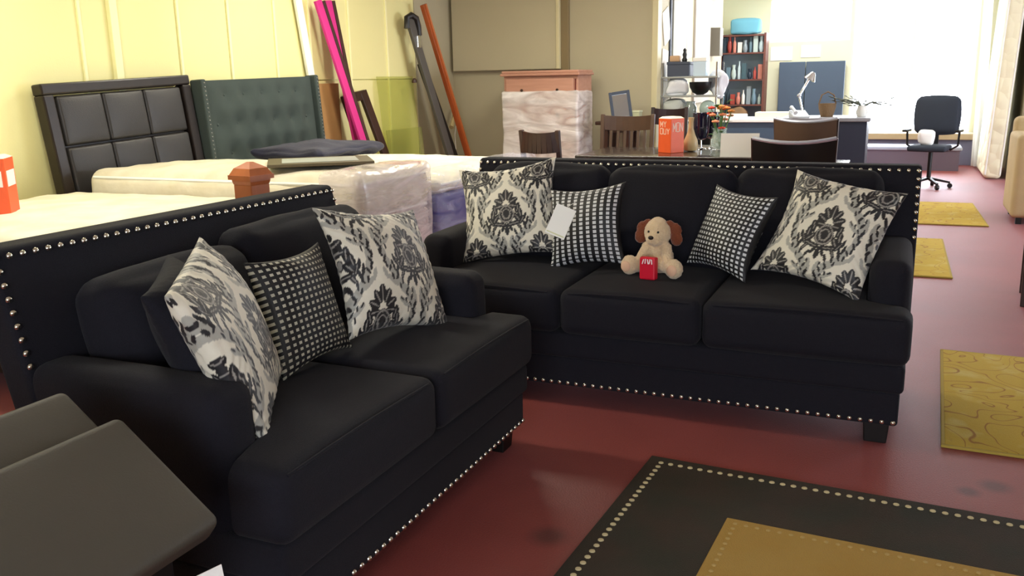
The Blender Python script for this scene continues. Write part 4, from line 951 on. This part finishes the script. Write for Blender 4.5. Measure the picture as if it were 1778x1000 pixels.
ph = thing('telephone', 'pale desk telephone at the foot of the desk lamp', 'telephone', (-1.2, 11.45, .945), .4)
MB().add([(-.1, -.1, 0), (.1, -.1, 0), (.1, .1, 0), (-.1, .1, 0), (-.1, -.1, .02), (.1, -.1, .02), (.1, .1, .09), (-.1, .1, .09)], [(0,3,2,1),(4,5,6,7),(0,1,5,4),(1,2,6,5),(2,3,7,6),(3,0,4,7)]).build('body', M('pale_plastic', '#c7ccd2', .4), ph, .008)
MB().tube([(-.07, -.09, .06), (-.07, -.05, .085), (-.07, .05, .115), (-.07, .09, .12)], [.026, .018, .018, .026]).build('handset', M('pale_plastic', '#c7ccd2', .4), ph)
bk = thing('wicker_basket', 'small brown basket on the reception desk', 'basket', (-.9, 11.7, .945))
MB().lathe([(.07, 0), (.1, .1), (.105, .16), (.095, .16), (.06, .02)], n=16).build('bowl', M('wicker', '#7d6346', .8, bump=(60, .8)), bk)
MB().tube([(-.1, 0, .15), (-.07, 0, .26), (0, 0, .30), (.07, 0, .26), (.1, 0, .15)], .009, 6).build('handle', MATS['wicker'], bk)
dp = thing('dried_plant', 'dried leafy branch arrangement at the desk end by the window', 'plant', (-.50, 11.7, .945))
MB().lathe([(.05, 0), (.07, .05), (.05, .11), (.055, .13)], n=14).build('pot', m_white, dp)
m_dry = M('dry_leaf', '#4d5447', .7)
for k in range(22):
    a = rg.uniform(0, 2*PI); d = Vector((math.cos(a), .6 * math.sin(a), rg.uniform(.0, .5))); ln = rg.uniform(.12, .34)
    p = Vector((0, 0, .12)); q = p + d * ln; MB().tube([p, p + d * ln * .5 + Vector((0, 0, .03)), q], .005, 5).build('twig', m_dry, dp)
    sd = Vector((-d.y, d.x, .2)) * .03; e = q + d * .1
    MB().add([q - d * .03, (q + e) / 2 + sd, e, (q + e) / 2 - sd, (q + e) / 2 + Vector((0, 0, .01))], [(0, 4, 1), (1, 4, 2), (2, 4, 3), (3, 4, 0)]).build('leaf', m_dry, dp)
# window bench
wbn = thing('window_bench', 'low blue-grey bench under the shop window', 'bench', (-.05, 15.1, 0))
MB().pad((-.85, -.28, .30), (.85, .28, .36), .02, n=8).build('bench_top', M('pale_blue_vinyl', '#a9b4c8', .35), wbn); B('bench_box', (-.82, -.25, 0), (.82, .25, .30), M('mauve_grey', '#6d6474', .5), wbn)
# swivel office chair
oc = thing('office_chair', 'black swivel office chair with armrests by the window', 'chair', (.32, 12.6, 0), math.radians(-12))
oc.scale = (.88, .88, .97)
m_ocf = M('charcoal_upholstery', '#2b323d', .8, bump=(200, .2))
MB().pad((-.28, -.26, .49), (.24, .24, .56), .03, crown=(0, 0, .015), n=12).build('seat', m_ocf, oc)
MB().pad((-.29, .22, .70), (.29, .29, 1.18), .06, crown=(.03, .02, .02), n=14).build('backrest', m_ocf, oc)
MB().bar((0, .30, .48), (0, .30, .95), .07, .02, up=(0, 1, 0)).build('back_spine', m_black, oc)
MB().tube([(0, 0, .12), (0, 0, .5)], .03, 10).build('gas_column', m_black, oc)
for k in range(5):
    a = k * 2*PI/5 + .3; e = (.29 * math.cos(a), .29 * math.sin(a), .075)
    l_ = MB().bar((0, 0, .13), e, .05, .035, w2=.035, d2=.025).build('base_leg', m_black, oc, .004)
    MB().lathe([(.03, -.022), (.034, -.015), (.034, .015), (.03, .022)], n=12, mat=Matrix.Translation((e[0], e[1], .034)) @ Matrix.Rotation(a + PI/2, 4, 'Z') @ Matrix.Rotation(PI/2, 4, 'Y')).build('caster', m_black, l_)
for s in (-1, 1):
    MB().tube([(s * .24, .05, .5), (s * .34, .05, .56), (s * .35, .04, .74)], .016).build('arm_post', m_black, oc)
    MB().pad((s * .35 - .035, -.14, .735), (s * .35 + .035, .16, .765), .012, n=8).build('armrest', m_black, oc)
wbg = tag(MB().pad((-.09, -.07, 0), (.09, .07, .18), .035, crown=(.015, .015, .01), n=10, wob=.03).build('paper_bag', m_paper), 'white paper bag standing on the seat of the office chair', 'bag'); wbg.location = (.25, 12.55, .557)
# drape and upright mattress on the right
cu = MB(); vs = []; fs = []; nn, mm = 60, 12
for i in range(nn + 1):
    for j in range(mm + 1):
        t_ = i / nn; z = .03 + 2.9 * j / mm; am = .05 * (1 - .3 * j / mm)
        vs.append((1.0 + .30 * (t_ - .5) * .4 + am * math.sin(t_ * 2*PI*6) + .06 * (1 - j / mm), 15.35 + .62 * t_, z))
for i in range(nn):
    for j in range(mm): a = i * (mm + 1) + j; fs.append((a, a + mm + 1, a + mm + 2, a + 1))
cu.smooth = True; cu.add(vs, fs)
m_sheer = bpy.data.materials.new('sheer_white'); m_sheer.use_nodes = True
_N = m_sheer.node_tree.nodes; _L = m_sheer.node_tree.links; _b = _N['Principled BSDF']; _b.inputs['Base Color'].default_value = lin('#f2f2ec'); _b.inputs['Roughness'].default_value = .8
_tr = _N.new('ShaderNodeBsdfTranslucent'); _tr.inputs[0].default_value = lin('#f6f6f0'); _mx = _N.new('ShaderNodeMixShader'); _mx.inputs[0].default_value = .5
_L.new(_b.outputs[0], _mx.inputs[1]); _L.new(_tr.outputs[0], _mx.inputs[2]); _L.new(_mx.outputs[0], _N['Material Output'].inputs['Surface'])
co = tag(cu.build('curtain', m_sheer), 'white curtain hanging beside the shop window', 'curtain')
mu_ = thing('upright_mattress', 'cream quilted mattress standing upright by the right wall', 'mattress', (1.14, 14.55, 0), 0, rot=(0, math.radians(2), 0))
m_quilt = bpy.data.materials.new('quilted_cream'); m_quilt.use_nodes = True
_N = m_quilt.node_tree.nodes; _L = m_quilt.node_tree.links; _b = _N['Principled BSDF']; _b.inputs['Base Color'].default_value = lin('#e6dfc0'); _b.inputs['Roughness'].default_value = .7
_tc = _N.new('ShaderNodeTexCoord'); _v = _N.new('ShaderNodeTexVoronoi'); _v.inputs['Scale'].default_value = 6; _L.new(_tc.outputs['Object'], _v.inputs['Vector']); _bp = _N.new('ShaderNodeBump'); _bp.inputs['Strength'].default_value = .8; _bp.inputs['Distance'].default_value = .04; _bp.invert = True
_L.new(_v.outputs['Distance'], _bp.inputs['Height']); _L.new(_bp.outputs[0], _b.inputs['Normal'])
MB().pad((-.11, -.75, .005), (.11, .75, 2.5), .06, crown=(.02, .01, .01), n=16).build('ticking', m_quilt, mu_)
for x in (-.09, .09): MB().tube([(x, -.745, .06), (x, -.745, 2.45)], .012, 6).build('tape_edge', m_white, mu_)
# pale armchair at the right edge
ac = thing('pale_armchair', 'pale beige upholstered armchair at the right edge of the view', 'armchair', (1.47, 10.10, 0))
m_sand = M('sand_upholstery', '#c9b48c', .85, bump=(120, .2), var=(3, .2))
MB().pad((-.48, -.40, .06), (-.26, .40, .86), .05, n=10).build('arm', m_sand, ac); MB().pad((.26, -.40, .06), (.48, .40, .86), .05, n=10).build('arm', m_sand, ac)
MB().pad((-.30, -.40, .08), (.30, .35, .45), .04, n=10).build('seat', m_sand, ac); MB().pad((-.46, .26, .08), (.46, .44, 1.0), .06, n=10).build('backrest', m_sand, ac)
for sx in (-1, 1):
    for sy in (-1, 1): MB().bar((sx * .4, sy * .34, .07), (sx * .4, sy * .34, 0), .05, .05).build('foot', m_blackleg, ac)
dining_chair('side_chair', 'dark wooden side chair, only one leg showing at the right edge', (.97, 6.42, 0), math.radians(-95), 1.0, m_dark_wood, 4, .46)
